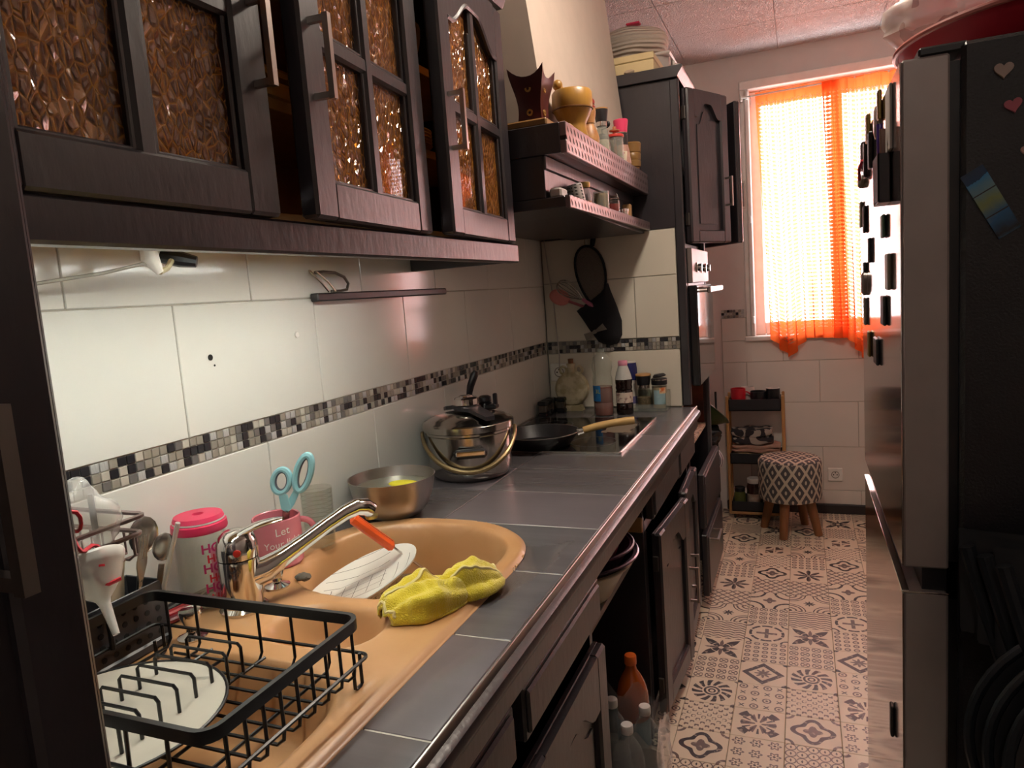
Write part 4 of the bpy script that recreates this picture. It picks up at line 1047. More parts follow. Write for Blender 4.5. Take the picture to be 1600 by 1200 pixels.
part(cl, 'clamp_bar', mat('dark_bakelite', '#2e2b2e', .32, var=.15), lidp)
part(MB().lathe([(0, 0), (.032, 0), (.036, .004), (.036, .020), (.032, .024), (.022, .026), (.020, .029), (0, .030)], (px_ - .004, py_ + .006, .9005 + .202), 32), 'clamp_knob', CHROME, lidp)
part(MB().lathe([(0, 0), (.018, 0), (.020, .012), (.017, .014), (.020, .018), (.019, .030), (.012, .034), (0, .034)], (px_ + .020, py_ + .085, .9005 + .184), 24).box(px_ + .005, px_ + .06, py_ + .07, py_ + .10, .9005 + .178, .9005 + .192, .004), 'valve', BLACK, lidp)
part(MB().box(px_ + .048, px_ + .06, py_ + .078, py_ + .092, 1.09, 1.125, .003), 'valve_pin', BLACK, lidp)
fd = Vector((.44, -.90, 0)).normalized(); sd = Vector((.90, .44, 0)).normalized()
hb = MB(frame_M((px_ + fd.x * pr, py_ + fd.y * pr, .9005 + .088), sd, (0, 0, 1)))
hb.box(-.046, .046, -.012, .014, .0, .026, .008); part(hb, 'side_handle', BLACK, pc)
part(MB(frame_M((px_ + fd.x * pr, py_ + fd.y * pr, .9005 + .088), sd, (0, 0, 1))).box(-.040, .040, -.003, .010, .024, .030, .003), 'handle_inlay', CHROME, pc)
bl = [];
for k in range(25):
    a = PI * k / 24; q = sd * (-(pr + .012) * cos(a)) + fd * ((pr + .014) * sin(a) ** .9)
    bl.append((px_ + q.x, py_ + q.y, .9005 + .132 - .095 * sin(a) ** 1.2))
part(MB().tube(bl, [.0075 if 4 < k < 20 else .006 for k in range(25)], 10), 'bail_handle', mat('bronze_tube', '#8f7a57', .35, .7), pc)
hob = thing('hob', 'black glass hob with a steel front edge set in the worktop', 'hob', (.27, 2.4, .900))
part(MB().box(.030, .512, 2.105, 2.688, .9002, .906, .0015), 'glass_plate', mat('black_hob_glass', '#100e0f', .07, var=.3), hob)
part(MB().box(.512, .518, 2.103, 2.690, .9002, .908, .001).box(.030, .512, 2.100, 2.105, .9002, .907, .001), 'edge_trim', STEEL, hob)
rg = MB()
for cx, cy_, r_ in ((.15, 2.25, .09), (.39, 2.25, .075), (.15, 2.54, .075), (.39, 2.54, .09)): part(MB().lathe([(r_, 0), (r_ + .002, 0), (r_ + .002, .0003), (r_, .0003)], (cx, cy_, .9061), 40, closed=True), 'cooking_zone_ring', mat('zone_print', '#5a5654', .4), hob)
part(MB().sheet(lambda u, v: (.375 + .10 * u + .02 * noise.noise(Vector((u * 5, v * 5, 0))), 2.40 + .16 * v + .02 * noise.noise(Vector((u * 5, v * 5, 4))), .9064), 8, 8), 'dried_spill', glass('dried_spill', '#a58a5e', .4, 1.3, .35), hob, recalc=False)
pn = thing('frying_pan', 'black frying pan with a pale wooden handle on the hob', 'pan', (.215, 2.185, .9065))
qx, qy = .222, 2.185
part(MB().lathe([(0, 0), (.098, 0), (.104, .004), (.132, .043), (.134, .046), (.131, .046), (.101, .007), (0, .004)], (qx, qy, .9065), 48), 'pan_body', mat('nonstick', '#1b191b', .38, var=.2), pn)
part(MB().tube([(qx + .1335 * cos(a), qy + .1335 * sin(a), .9525) for a in [k * 2 * PI / 56 for k in range(56)]], .0013, 6, True), 'rim_wire', STEEL, pn)
hd_ = Vector((.96, .28, 0)).normalized()
part(MB().tube([(qx + hd_.x * .128, qy + hd_.y * .128, .945), (qx + hd_.x * .150, qy + hd_.y * .150, .950)], [.012, .010], 10), 'ferrule', STEEL, pn)
part(MB().tube([(qx + hd_.x * (.148 + .024 * k), qy + hd_.y * (.148 + .024 * k), .950 + .0062 * k - .0004 * k * k) for k in range(8)], [.011, .012, .0125, .0125, .012, .0125, .0135, .0125], 12), 'handle', mat('raw_wood', '#d1a868', .5, var=.2, scale=10, stretch=(.3, 3, 3)), pn)
ldl = thing('ladle', 'black ladle handle leaning against the tiles behind the pressure cooker', 'ladle', (.06, 2.02, .901))
part(MB().tube([(.060, 2.025, .910), (.050, 2.03, 1.04), (.042, 2.04, 1.09)], .006, 8), 'stem', BLACK, ldl)
part(MB().tube([(.042, 2.04, 1.085), (.052, 2.045, 1.13), (.066, 2.05, 1.165), (.072, 2.052, 1.178)], [.008, .012, .013, .007], 10), 'handle', BLACK, ldl)
part(MB().ball((.060, 2.025, .912), (.032, .032, .010), 16, 8), 'ladle_bowl', BLACK, ldl)

# ------------------------------------------------------------------ far end of the worktop
zt = .9005
fl = thing('clay_flask', 'round flat cream clay flask with two ears and a cork', 'flask', (.125, 2.895, zt))
CLAY = mat('mottled_clay', '#a99a76', .7, var=.2, scale=22, col2='#cfc4a4', thr=(.42, .58))
FMx = frame_M((.125, 2.890, zt + .094), (1, .12, 0), (0, 0, 1))
part(MB(FMx).lathe([(0, -.026), (.045, -.025), (.066, -.018), (.0735, -.006), (.0735, .006), (.066, .018), (.045, .025), (0, .026)], n=40), 'flask_body', CLAY, fl)
part(MB(Matrix.Translation((.125, 2.890, zt))).prism([(-.046, 0), (.046, 0), (.036, .024), (-.036, .024)], 'y', -.022, .022), 'foot', CLAY, fl)
part(MB().lathe([(.020, .158), (.0165, .172), (.016, .190), (.019, .197), (.019, .202), (.012, .203)], (.125, 2.890, zt), 20), 'neck', CLAY, fl)
for s_ in (-1, 1): part(MB(FMx).tube([(s_ * (.034 + .014 * sin(a)), .080 - .016 * cos(a), 0) for a in [2 * PI * k / 16 for k in range(16)]], .005, 8, True), 'ear', CLAY, fl)
part(MB().lathe([(0, .2), (.0105, .2), (.012, .222), (0, .223)], (.125, 2.890, zt), 14), 'cork', mat('cork', '#7a5233', .8, var=.3, scale=80), fl)
AMB = mat('brown_liquid', '#7d2c14', .15)
b1 = thing('syrup_bottle', 'tall clear ribbed plastic bottle half full of red-brown liquid', 'bottle', (.291, 2.772, zt))
c1 = (.291, 2.772, zt)
pf = [(0, 0), (.036, 0), (.040, .006), (.040, .05), (.0385, .054), (.040, .058), (.040, .108), (.0385, .112), (.040, .116), (.040, .15), (.036, .165), (.037, .175), (.042, .195), (.041, .215), (.032, .238), (.018, .252), (.014, .258), (.014, .268)]
part(MB().lathe(pf + [(.012, .268), (.012, .258)], c1, 32), 'bottle_wall', CLEARPL, b1)
part(MB().lathe([(0, .003), (.0375, .004), (.0385, .05), (.037, .054), (.0385, .058), (.0385, .118), (0, .118)], c1, 32), 'liquid', AMB, b1)
part(MB().lathe([(.0145, .258), (.0165, .258), (.0165, .272), (0, .274)], c1, 20), 'cap', CLEARPL, b1)
def wrap(c, r, a0, a1, z0, z1, n=12): return MB().sheet(lambda u, v: (c[0] + r * cos(a0 + (a1 - a0) * u), c[1] + r * sin(a0 + (a1 - a0) * u), c[2] + z0 + (z1 - z0) * v), n, 2)
va = math.atan2(-2.77, .74)
lb = part(wrap(c1, .0407, va - 1.3, va - .25, .062, .125), 'label', mat('blue_label', '#2a7fb4', .45, col2='#1a5a92', scale=40), b1, recalc=False)
tx = MB(); text_on('3L', .022, lambda x, y: (c1[0] + .0412 * cos(va - .55 + x / .04), c1[1] + .0412 * sin(va - .55 + x / .04), c1[2] + .095 + y), tx)
part(tx, 'label_print', mat('yellow_print', '#d8c93c', .5), lb, recalc=False)
b2_ = thing('sauce_bottle', 'dark sauce bottle with pink cap and pale label', 'bottle', (.371, 2.80, zt))
c2_ = (.371, 2.800, zt)
part(MB().lathe([(0, 0), (.031, 0), (.034, .005), (.034, .038), (.032, .043), (.034, .048), (.034, .092), (.031, .098), (.034, .108), (.032, .118), (.034, .128), (.034, .14), (.028, .165), (.018, .196), (.015, .20), (.0, .2)], c2_, 32), 'bottle_wall', mat('dark_syrup', '#1c0e0a', .1, spec=.7), b2_)
part(MB().lathe([(.0345, .142), (.0285, .166), (.0185, .196), (.0183, .197), (.0283, .167), (.0343, .143)], c2_, 32, closed=True), 'clear_shoulder', FROST, b2_)
part(MB().lathe([(0, .196), (.018, .196), (.019, .199), (.019, .214), (.017, .217), (0, .217)], c2_, 24), 'cap', mat('pink_cap', '#d68ba0', .4), b2_)
part(wrap(c2_, .0345, va - 1.3, va + 1.3, .048, .090), 'label', mat('pale_label', '#d0bfae', .6, col2='#8f6f6a', scale=55, thr=(.35, .45)), b2_, recalc=False)
sl = thing('salt_box', 'white and blue salt box with a tilted lid', 'box', (.372, 2.922, zt))
part(MB().lathe([(0, 0), (.034, 0), (.034, .165), (.030, .195), (0, .195)], (.372, 2.922, zt + .004), 28, sx=.84, sy=.66), 'box_body', mat('white_card', '#d7cfc4', .5), sl)
part(MB().lathe([(.0345, .118), (.0345, .166), (.0305, .190), (.030, .190), (.034, .166), (.034, .118)], (.372, 2.922, zt + .004), 28, closed=True, sx=.85, sy=.68), 'blue_band', mat('deep_blue', '#20265f', .4), sl)
part(MB().lathe([(.0345, .02), (.0345, .05), (.034, .05), (.034, .02)], (.372, 2.922, zt + .004), 28, closed=True, sx=.85, sy=.68), 'blue_band', mat('violet_print', '#6a648f', .5), sl)
tray = thing('acrylic_tray', 'clear acrylic tray holding the shakers by the tiled wall', 'tray', (.45, 2.9, zt))
part(MB().box(.350, .530, 2.845, 2.950, zt, zt + .004).box(.350, .530, 2.845, 2.848, zt, zt + .028).box(.527, .530, 2.845, 2.950, zt, zt + .075).box(.350, .530, 2.948, 2.951, zt, zt + .075), 'tray_wall', CLEARPL, tray)
def shaker(c, prof, fill, lidf, label, mt):
    t = thing('spice_shaker', label, 'shaker', c); part(MB().lathe(prof, c, 28), 'jar', CLEAR, t); part(MB().lathe(fill, c, 28), 'contents', mt, t); lidf(t, c); return t
def lid_a(t, c):
    part(MB().lathe([(.024, .088), (.0255, .089), (.0255, .100), (.024, .101)], c, 28), 'collar', STEEL, t)
    part(MB().lathe([(.026, .101), (.031, .132), (.031, .138), (0, .138)], c, 28), 'grinder_head', BLACK, t)
    part(MB().lathe([(0, .138), (.031, .138), (.032, .141), (.030, .146), (0, .146)], c, 28), 'wood_cap', PINE, t)
shaker((.432, 2.890, zt + .004), [(0, 0), (.029, 0), (.030, .004), (.030, .06), (.025, .088), (.023, .088), (.028, .06), (.028, .005), (0, .004)], [(0, .005), (.0275, .005), (.0275, .05), (0, .052)], lid_a, 'glass grinder with black head and wooden cap in the clear tray', mat('pepper_mix', '#8a7357', .8, var=.5, scale=140))
def lid_b(t, c):
    part(MB().lathe([(.031, .100), (.032, .102), (.032, .124), (.030, .126), (0, .126)], c, 28), 'cap', BLACK, t)
    part(MB(frame_M((c[0], c[1], c[2] + .132), (.95, .1, .12), (-.1, 1, 0))).lathe([(0, 0), (.026, 0), (.027, .004), (.020, .011), (0, .012)], (.002, 0, 0), 24), 'flip_lid', BLACK, t)
    part(MB().lathe([(.0322, .119), (.0325, .119), (.0325, .1225), (.0322, .1225)], c, 28, closed=True), 'silver_line', STEEL, t)
    l_ = part(wrap(c, .0317, va - .9, va + .75, .022, .080), 'label', mat('light_blue_label', '#9db8bd', .5, col2='#8aa6ad', scale=30), t, recalc=False)
    part(wrap(c, .0319, va - .1, va + .75, .066, .090), 'label_picture', mat('orange_picture', '#c4622a', .5, col2='#e0c9a0', scale=60, thr=(.4, .6)), l_, recalc=False)
shaker((.496, 2.893, zt + .004), [(0, 0), (.029, 0), (.031, .005), (.031, .094), (.029, .1), (.027, .1), (.029, .094), (.029, .006), (0, .004)], [(0, .005), (.0287, .005), (.0287, .09), (0, .09)], lid_b, 'spice jar with blue label and black flip lid in the clear tray', mat('cream_powder', '#bda98a', .9))
def spice_jar(x, y, label, k):
    t = thing('spice_jar', label, 'spice jar', (x, y, zt), 'small spice jars by the tiled corner')
    c = (x, y, zt)
    part(MB().box(x - .019, x + .019, y - .019, y + .019, zt, zt + .016, .004), 'base_cap', BLACK, t)
    part(MB().box(x - .017, x + .017, y - .017, y + .017, zt + .0165, zt + .046, .003), 'body', mat('ribbed_jar', '#5b5148', .25, col2='#3c342e', scale=40, stretch=(6, 6, .3)), t)
    part(MB().box(x - .020, x + .020, y - .020, y + .020, zt + .0465, zt + .064, .004), 'cap', BLACK, t)
for k, (x, y) in enumerate(((.040, 2.748), (.040, 2.792), (.042, 2.836), (.084, 2.850))): 
    spice_jar(x, y, 'small square spice jar with black cap in the worktop corner', k)
# cable to the socket
solo(MB().tube([(.005 + .01, 2.948, 1.70), (.030, 2.948, 1.52), (.045, 2.948, 1.40), (.052, 2.947, 1.25), (.058, 2.945, 1.14), (.056, 2.942, 1.075)], .0028, 8), 'power_cable', mat('white_cable', '#b6aca4', .5), 'thin white cable running down the tiled corner to the socket', 'cable', (.03, 2.947, 1.07))
# oven mitt on the tiles
mt_ = thing('oven_mitt', 'black oven mitt with a bow and net loop hanging under the shelf', 'oven mitt', (.26, 2.93, 1.17))
NAVY = mat('black_felt', '#141318', .95, var=.3, scale=40, bump=.3, bscale=150)
lo = [(.226 + .062 * sin(a) * (1 - .22 * cos(a)) - .016 * cos(a) * -1, 2.944 - .012, 1.465 + .125 * -cos(a)) for a in [2 * PI * k / 36 for k in range(36)]]
part(MB().tube(lo, .0055, 8, True), 'loop_edge', NAVY, mt_)
nw, nt, b = newmat('net_fabric'); P(b, rough=.9); gx, gy, gz = coords(nt, 'Object', 1, 1, 1)
nt.links.new(mixcol(nt, near((gx * 170 + gz * 170 + 20).fr(), .5, .2) | near((gx * 170 - gz * 170 + 40).fr(), .5, .2), lin('#8e8379'), lin('#4c4540')), b.inputs['Base Color'])
part(MB().prism([(p[0], p[2]) for p in lo], 'y', 2.934, 2.938), 'net_panel', nw, mt_)
part(MB().tube([(.237, 2.934, 1.590), (.240, 2.94, 1.612), (.243, 2.942, 1.622)], [.010, .0115, .009], 10), 'hanging_tab', NAVY, mt_)
mo_ = [(.150, 1.322), (.205, 1.358), (.262, 1.395), (.292, 1.430), (.300, 1.40), (.325, 1.33), (.342, 1.27), (.340, 1.21), (.318, 1.175), (.285, 1.168), (.240, 1.185), (.205, 1.235), (.175, 1.285)]
core = MB()
n_ = len(mo_); cx_ = sum(p[0] for p in mo_) / n_; cz_ = sum(p[1] for p in mo_) / n_
vs = []
for k, (s_, dy) in enumerate(((1, .0), (1, .012), (.93, .028), (.7, .042), (.35, .050))):
    for p in mo_: vs.append((cx_ + (p[0] - cx_) * s_, 2.952 - dy, cz_ + (p[1] - cz_) * s_))
fs = [[k * n_ + i, k * n_ + (i + 1) % n_, (k + 1) * n_ + (i + 1) % n_, (k + 1) * n_ + i] for k in range(4) for i in range(n_)] + [list(range(n_)), [4 * n_ + i for i in range(n_)]]
core.add(vs, fs); part(core, 'mitt_body', NAVY, mt_, ang=60)
BOW = mat('grey_bow', '#7d766b', .8, var=.2)
part(MB(frame_M((.236, 2.902, 1.232), (.83, 0, .40), (-.4, 0, .83))).prism([(-.050, -.016), (-.006, -.005), (.006, -.005), (.050, -.016), (.046, .014), (.006, .005), (-.006, .005), (-.046, .014)], 'z', -.003, .004).box(-.006, .006, -.008, .008, -.006, .006, .002), 'bow', BOW, mt_)
wh = thing('whisk', 'wire whisk with pink handle stuck in the black oven mitt', 'whisk', (.2, 2.905, 1.32))
d0, d1 = Vector((.235, 2.918, 1.335)), Vector((.085, 2.905, 1.445)); dv = (d1 - d0); L_ = dv.length; WM = frame_M(d0, (0, 1, .05), dv)
for k in range(7):
    a = PI * k / 7; part(MB(WM).tube([(cos(a) * .032 * sin(PI * q / 12) , L_ * (.30 + .70 * sin(PI * q / 24)), sin(a) * .032 * sin(PI * q / 12)) for q in range(0, 13)], .0011, 5), 'whisk_wire', STEEL, wh)
    part(MB(WM).tube([(-cos(a) * .032 * sin(PI * q / 12), L_ * (.30 + .70 * sin(PI * q / 24)), -sin(a) * .032 * sin(PI * q / 12)) for q in range(0, 13)], .0011, 5), 'whisk_wire', STEEL, wh)
part(MB(WM).tube([(0, 0, 0), (0, L_ * .32, 0)], [.010, .007], 10), 'handle', mat('dusty_pink_plastic', '#a85a72', .5), wh)
ssp = thing('silicone_spoon', 'salmon pink silicone spoon stuck in the black oven mitt', 'spoon', (.2, 2.92, 1.32))
part(MB(frame_M((.080, 2.935, 1.385), (.88, 0, -.32), (.32, 0, .88))).ball((0, 0, 0), (.048, .034, .006), 20, 8), 'spoon_head', mat('salmon_silicone', '#d9837a', .5), ssp)
part(MB().tube([(.12, 2.935, 1.365), (.22, 2.93, 1.325)], .006, 8), 'stem', mat('salmon_stem', '#b8636b', .5), ssp)

# magnetic strip with peeler, above the tiles' joint
ks = solo(MB().box(.0025, .026, 1.345, 1.985, 1.427, 1.446, .003), 'knife_strip', mat('charcoal_strip', '#3a3638', .35, .3), 'long charcoal magnetic strip on the white tiles under the wall cabinet', 'strip', (.014, 1.665, 1.427))
pe = thing('peeler', 'steel peeler with a looped handle sitting on the magnetic strip', 'peeler', (.018, 1.39, 1.446))
part(MB().tube([(.020, 1.395, 1.449), (.020, 1.37, 1.470), (.020, 1.330, 1.497)], .0028, 6).tube([(.028, 1.41, 1.449), (.028, 1.385, 1.470), (.028, 1.345, 1.494)], .0022, 6), 'blade_fork', STEEL, pe)
part(MB().tube([(.024, 1.345, 1.492), (.024, 1.375, 1.494), (.024, 1.42, 1.492), (.024, 1.455, 1.482), (.024, 1.470, 1.466), (.024, 1.462, 1.452), (.024, 1.435, 1.449), (.024, 1.40, 1.449)], .0036, 8), 'handle_loop', mat('grey_metal', '#77716b', .35, .8), pe)

# ------------------------------------------------------------------ lamp under the wall cabinet
EM, nt, b = newmat('led_tube'); b.inputs['Emission Color'].default_value = (.97, 1, .91, 1); b.inputs['Emission Strength'].default_value = 24; b.inputs['Base Color'].default_value = (.9, .9, .9, 1)
ul = thing('under_cabinet_lamp', 'slim lit tube lamp under the wall cabinet lighting the sink tiles', 'lamp', (.272, .80, 1.53))
part(MB().box(.257, .287, .42, 1.38, 1.535, 1.5445, .002), 'lamp_housing', WHITEPL, ul)
part(MB().box(.2545, .2575, .42, 1.38, 1.521, 1.535, .0008), 'added_shade_lip', WHITEPL, ul)  # unseen lip added to keep the tube's light off the upper tiles
part(MB().tube([(.272, .43, 1.528), (.272, 1.37, 1.528)], .007, 10), 'lit_tube', EM, ul)
lh = thing('lamp_connector', 'black and white taped cable connector dangling under the wall cabinet', 'connector', (.11, .84, 1.48))
part(MB().tube([(.085, .872, 1.512), (.11, .885, 1.506), (.13, .90, 1.500)], [.010, .013, .009], 10), 'black_plug', BLACK, lh)
part(MB().tube([(.12, .815, 1.545), (.118, .820, 1.505), (.122, .832, 1.483)], [.010, .014, .006], 10), 'white_sleeve', WHITEPL, lh)
part(MB().tube([(.122, .832, 1.484), (.118, .850, 1.490), (.110, .868, 1.503)], .0045, 8), 'wire', mat('yellowed_wire', '#b9b08c', .6), lh)
part(MB().tube([(.122, .820, 1.50), (.09, .76, 1.485), (.05, .66, 1.470), (.02, .52, 1.462), (.012, .35, 1.455)], .0026, 6), 'cable', mat('cable_shadow_grey', '#9a968a', .6), lh)  # tube standing in for the cable's shadow line across the tiles

# ------------------------------------------------------------------ hood with ledges
hm_, nt, b = newmat('hammered_strip'); P(b, rough=.3, metal=.55)
_, yy_, zz_ = coords(nt, 'Object', 1, 1, 1)
row = (zz_ * 42 + 20).fl(); cy1 = ((yy_ * 31 + row * .5) + 50).fr() - .5; cz1 = (zz_ * 42 + 20).fr() - .5
dent = ((cy1 * 1.4 + cz1 * .5) * (cy1 * 1.4 + cz1 * .5) * 9 + cz1 * cz1 * 7)
nt.links.new(mixcol(nt, dent < .5, lin('#7d6a6b'), lin('#2c2628')), b.inputs['Base Color']); bump_from(nt, b, (dent & 1.0), .8, .004)
hd = thing('range_hood', 'built-in range hood with plaster chimney and black ledges edged in studded metal', 'hood', (.2, 2.4, 1.63))
HY0, HY1 = 1.852, 2.944
part(MB().box(.003, .462, HY0, HY1, 1.772, 1.850, .002), 'upper_ledge', WOOD, hd)
part(MB().box(.462, .480, HY0, HY1, 1.770, 1.850, .002), 'studded_strip', hm_, hd)
part(MB().box(.003, .412, HY0 + .004, HY1, 1.6605, 1.772, .002), 'recess_board', WOOD, hd)
part(MB().box(.405, .418, HY0 + .002, HY1, 1.735, 1.772, .003), 'recess_moulding', WOOD, hd)
part(MB().box(.003, .466, HY0, HY1, 1.632, 1.660, .002), 'lower_ledge', WOOD, hd)
part(MB().box(.466, .480, HY0, HY1, 1.628, 1.662, .002), 'studded_strip', hm_, hd)
part(MB().prism([(HY0 + .25, 1.632), (HY1, 1.632), (HY1, 1.619), (HY1 - .25, 1.619)], 'x', .15, .455), 'underside_board', WOOD, hd)
LH, RH = 2.055, 2.944
ch_ = MB(); zb, ztp = 1.850, ZC
vs = [(.003, LH, zb), (.365, LH, zb), (.413, RH, zb), (.003, RH, zb), (.003, LH - .02, ztp), (.285, LH - .02, ztp), (.332, RH, ztp), (.003, RH, ztp)]
ch_.add(vs, [(0, 1, 2, 3), (4, 7, 6, 5), (0, 4, 5, 1), (1, 5, 6, 2), (2, 6, 7, 3), (3, 7, 4, 0)])
part(ch_, 'chimney', mat('hood_plaster', '#b5a698', .7, var=.06, bump=.15, bscale=50), hd)
LZ, LZ2 = 1.8505, 1.6605
# items on the upper ledge
MAHO = mat('dark_red_wood', '#4a1715', .35, var=.4, scale=12)
brd = solo(MB().box(.30, .425, 1.862, 2.035, LZ, LZ + .020, .004), 'wooden_board', mat('oak_board', '#8d6534', .5, var=.3), 'oak board under the dark red incense burner', 'board', (.36, 1.95, LZ))
ib = thing('incense_burner', 'dark red wooden incense burner with four pointed corners', 'incense burner', (.365, 1.945, LZ + .02))
c0 = (.362, 1.945, LZ + .0205)
vs, fs = [], []; NR = 12; NS = 8
for k in range(NR + 1):
    q = k / NR; w = .036 - .006 * sin(PI * min(1, q * 1.1)) + .016 * q ** 2; z = .122 * q
    for s_ in range(4):
        for i in range(NS):
            e = -1 + 2 * i / NS; dz = (.026 * (abs(e) ** 2.2) * (q ** 6)) if q > .5 else 0; pin = 1 - .16 * (1 - e * e) * (.4 + .6 * q)
            x, y = ((e * w, -w * pin), (w * pin, e * w), (-e * w, w * pin), (-w * pin, -e * w))[s_]
            vs.append((c0[0] + x, c0[1] + y, c0[2] + z + dz))
nn = 4 * NS
for k in range(NR): fs += [[k * nn + i, k * nn + (i + 1) % nn, (k + 1) * nn + (i + 1) % nn, (k + 1) * nn + i] for i in range(nn)]
vs.append((c0[0], c0[1], c0[2] + .085)); fs += [[NR * nn + i, NR * nn + (i + 1) % nn, len(vs) - 1] for i in range(nn)]; fs.append(list(range(nn)))
part(MB().add(vs, fs), 'burner_body', MAHO, ib, ang=40)
GOLDI = mat('gold_inlay', '#b58a4a', .4, .5)
for dy, dx, u_d in ((-.0305, 0, (1, 0, 0)), (0, .0305, (0, 1, 0))):
    for z in (.030, .092): part(MB(frame_M((c0[0] + dx * (1 + (.12 if z > .05 else 0)), c0[1] + dy * (1 + (.12 if z > .05 else 0)), c0[2] + z), u_d, (0, 0, 1))).lathe([(.004, -.003), (.009, -.003), (.009, .003), (.004, .003)], n=14, closed=True), 'inlay_ring', GOLDI, ib)
solo(MB().box(.425, .452, 1.995, 2.030, LZ, LZ + .026, .005), 'wood_block', PINE, 'small pale wood block at the end of the oak board', 'block', (.438, 2.01, LZ))
BAMB = mat('bamboo', '#a87a32', .35, var=.25, scale=10, stretch=(6, 6, .6))
mo2 = thing('mortar', 'bamboo mortar standing on the hood ledge', 'mortar', (.432, 2.105, LZ))
part(MB().lathe([(0, 0), (.041, 0), (.042, .010), (.037, .030), (.038, .045), (.050, .066), (.058, .085), (.060, .105), (.059, .132), (.0545, .138), (.050, .136), (.052, .10), (.03, .07), (0, .06)], (.428, 2.105, LZ), 40), 'mortar_bowl', BAMB, mo2)
part(MB().lathe([(.0585, .082), (.0605, .083), (.0605, .0865), (.0585, .0875)], (.4275, 2.105, LZ), 40, closed=True), 'dark_seam', mat('bamboo_dark', '#6d4519', .4), mo2)
pst = thing('pestle', 'bamboo pestle with a ball end standing in the mortar', 'pestle', (.41, 2.11, LZ + .07))
part(MB().tube([(.438, 2.125, LZ + .072), (.405, 2.10, LZ + .135), (.394, 2.092, LZ + .152)], [.012, .010, .011], 12).ball((.391, 2.090, LZ + .158), (.0155, .0155, .016), 16, 10), 'pestle_stick', BAMB, pst)
fg = thing('wooden_doll', 'turned wooden doll bottle with a red-trimmed top', 'figurine', (.437, 2.245, LZ))
part(MB().lathe([(0, 0), (.024, 0), (.030, .012), (.031, .026), (.026, .044), (.0195, .060), (.016, .066), (.016, .070)], (.437, 2.245, LZ), 28), 'lower_body', mat('painted_wood', '#b58650', .45, var=.2, col2='#8f5a35', scale=35), fg)
part(MB().lathe([(.015, .070), (.018, .071), (.0185, .078), (.022, .092), (.0235, .106), (.022, .120), (.019, .128), (0, .129)], (.437, 2.245, LZ), 28), 'upper_body', MATS['painted_wood'], fg)
part(MB().lathe([(0, .128), (.021, .128), (.0225, .132), (.022, .138), (.019, .143), (0, .144)], (.437, 2.245, LZ), 28).lathe([(.0227, .116), (.0232, .117), (.0232, .121), (.0227, .122)], (.437, 2.245, LZ), 28, closed=True), 'red_trim', mat('deep_red_trim', '#8d2a22', .4), fg)
pm = thing('pepper_mill', 'clear pepper mill with black head and wooden cap on the hood ledge', 'pepper mill', (.440, 2.395, LZ))
cpm = (.440, 2.395, LZ)
part(MB().lathe([(0, 0), (.0255, 0), (.0265, .004), (.024, .05), (.0165, .085), (.016, .092), (.0145, .092), (.015, .085), (.022, .05), (.024, .006), (0, .005)], cpm, 24), 'glass_body', CLEARPL, pm)
part(MB().lathe([(0, .006), (.023, .006), (.021, .045), (0, .047)], cpm, 20), 'contents', mat('pale_salt', '#cdbfae', .9, var=.3, scale=150), pm)
part(MB().lathe([(.017, .090), (.0175, .090), (.0175, .104), (.017, .104)], cpm, 24), 'collar', STEEL, pm)
part(MB().lathe([(.0185, .104), (.0235, .140), (.0235, .143), (0, .143)], cpm, 24), 'grinder_head', BLACK, pm)
part(MB().lathe([(0, .143), (.0235, .143), (.024, .147), (0, .149)], cpm, 24), 'wood_cap', PINE, pm)
cg = thing('coffee_grinder', 'small grinder with a black crank standing on the hood ledge', 'grinder', (.427, 2.47, LZ))
part(MB().lathe([(0, 0), (.020, 0), (.020, .075), (.012, .082), (0, .083)], (.420, 2.475, LZ), 20), 'grinder_body', BLACK, cg)
part(MB().tube([(.420, 2.475, LZ + .080), (.420, 2.475, LZ + .098), (.445, 2.462, LZ + .100)], .0028, 8).ball((.447, 2.461, LZ + .110), (.007, .007, .010), 12, 8), 'crank', BLACK, cg)
jl = thing('storage_jar', 'clear jar with red lid and a wooden knob beside the pink-topped mill', 'jar', (.447, 2.545, LZ))
cj = (.447, 2.545, LZ)
part(MB().lathe([(0, 0), (.028, 0), (.029, .004), (.029, .078), (.027, .078), (.027, .006), (0, .005)], cj, 28), 'jar_body', CLEARPL, jl)
part(MB().lathe([(0, .078), (.031, .078), (.032, .081), (.031, .087), (0, .088)], cj, 28), 'lid', mat('coral_red_plastic', '#c93a34', .4), jl)
part(MB().lathe([(0, .088), (.006, .088), (.007, .098), (.018, .100), (.018, .104), (.007, .106), (.006, .116), (0, .117)], (cj[0], cj[1], cj[2]), 20), 'wooden_knob', mat('cherry_wood', '#a45f3a', .5), jl)
part(MB().tube([(cj[0], cj[1], LZ + .01), (cj[0], cj[1], LZ + .078)], .005, 8), 'dipper_stick', MATS['cherry_wood'], jl)
ptm = thing('spice_mill', 'tall clear mill with a hot pink head and dark label', 'mill', (.450, 2.640, LZ))
cp = (.448, 2.645, LZ)
part(MB().lathe([(0, 0), (.031, 0), (.032, .004), (.026, .055), (.022, .07), (.0215, .112), (0, .112)], cp, 28), 'mill_body', mat('pink_salt', '#b98f7e', .35, var=.3, scale=70), ptm)
part(wrap(cp, .0228, va - 1.4, va + 1.4, .066, .110), 'label', mat('black_label', '#24201f', .5, col2='#8d8880', scale=120, thr=(.3, .34)), ptm, recalc=False)
part(MB().lathe([(.022, .113), (.0265, .150), (.0265, .156), (.025, .158), (0, .158)], cp, 28), 'grinder_head', mat('neon_pink_plastic', '#d73a63', .4), ptm)
cup = thing('painted_cup', 'small cream cup painted with a flower on the hood ledge', 'cup', (.462, 2.585, LZ))
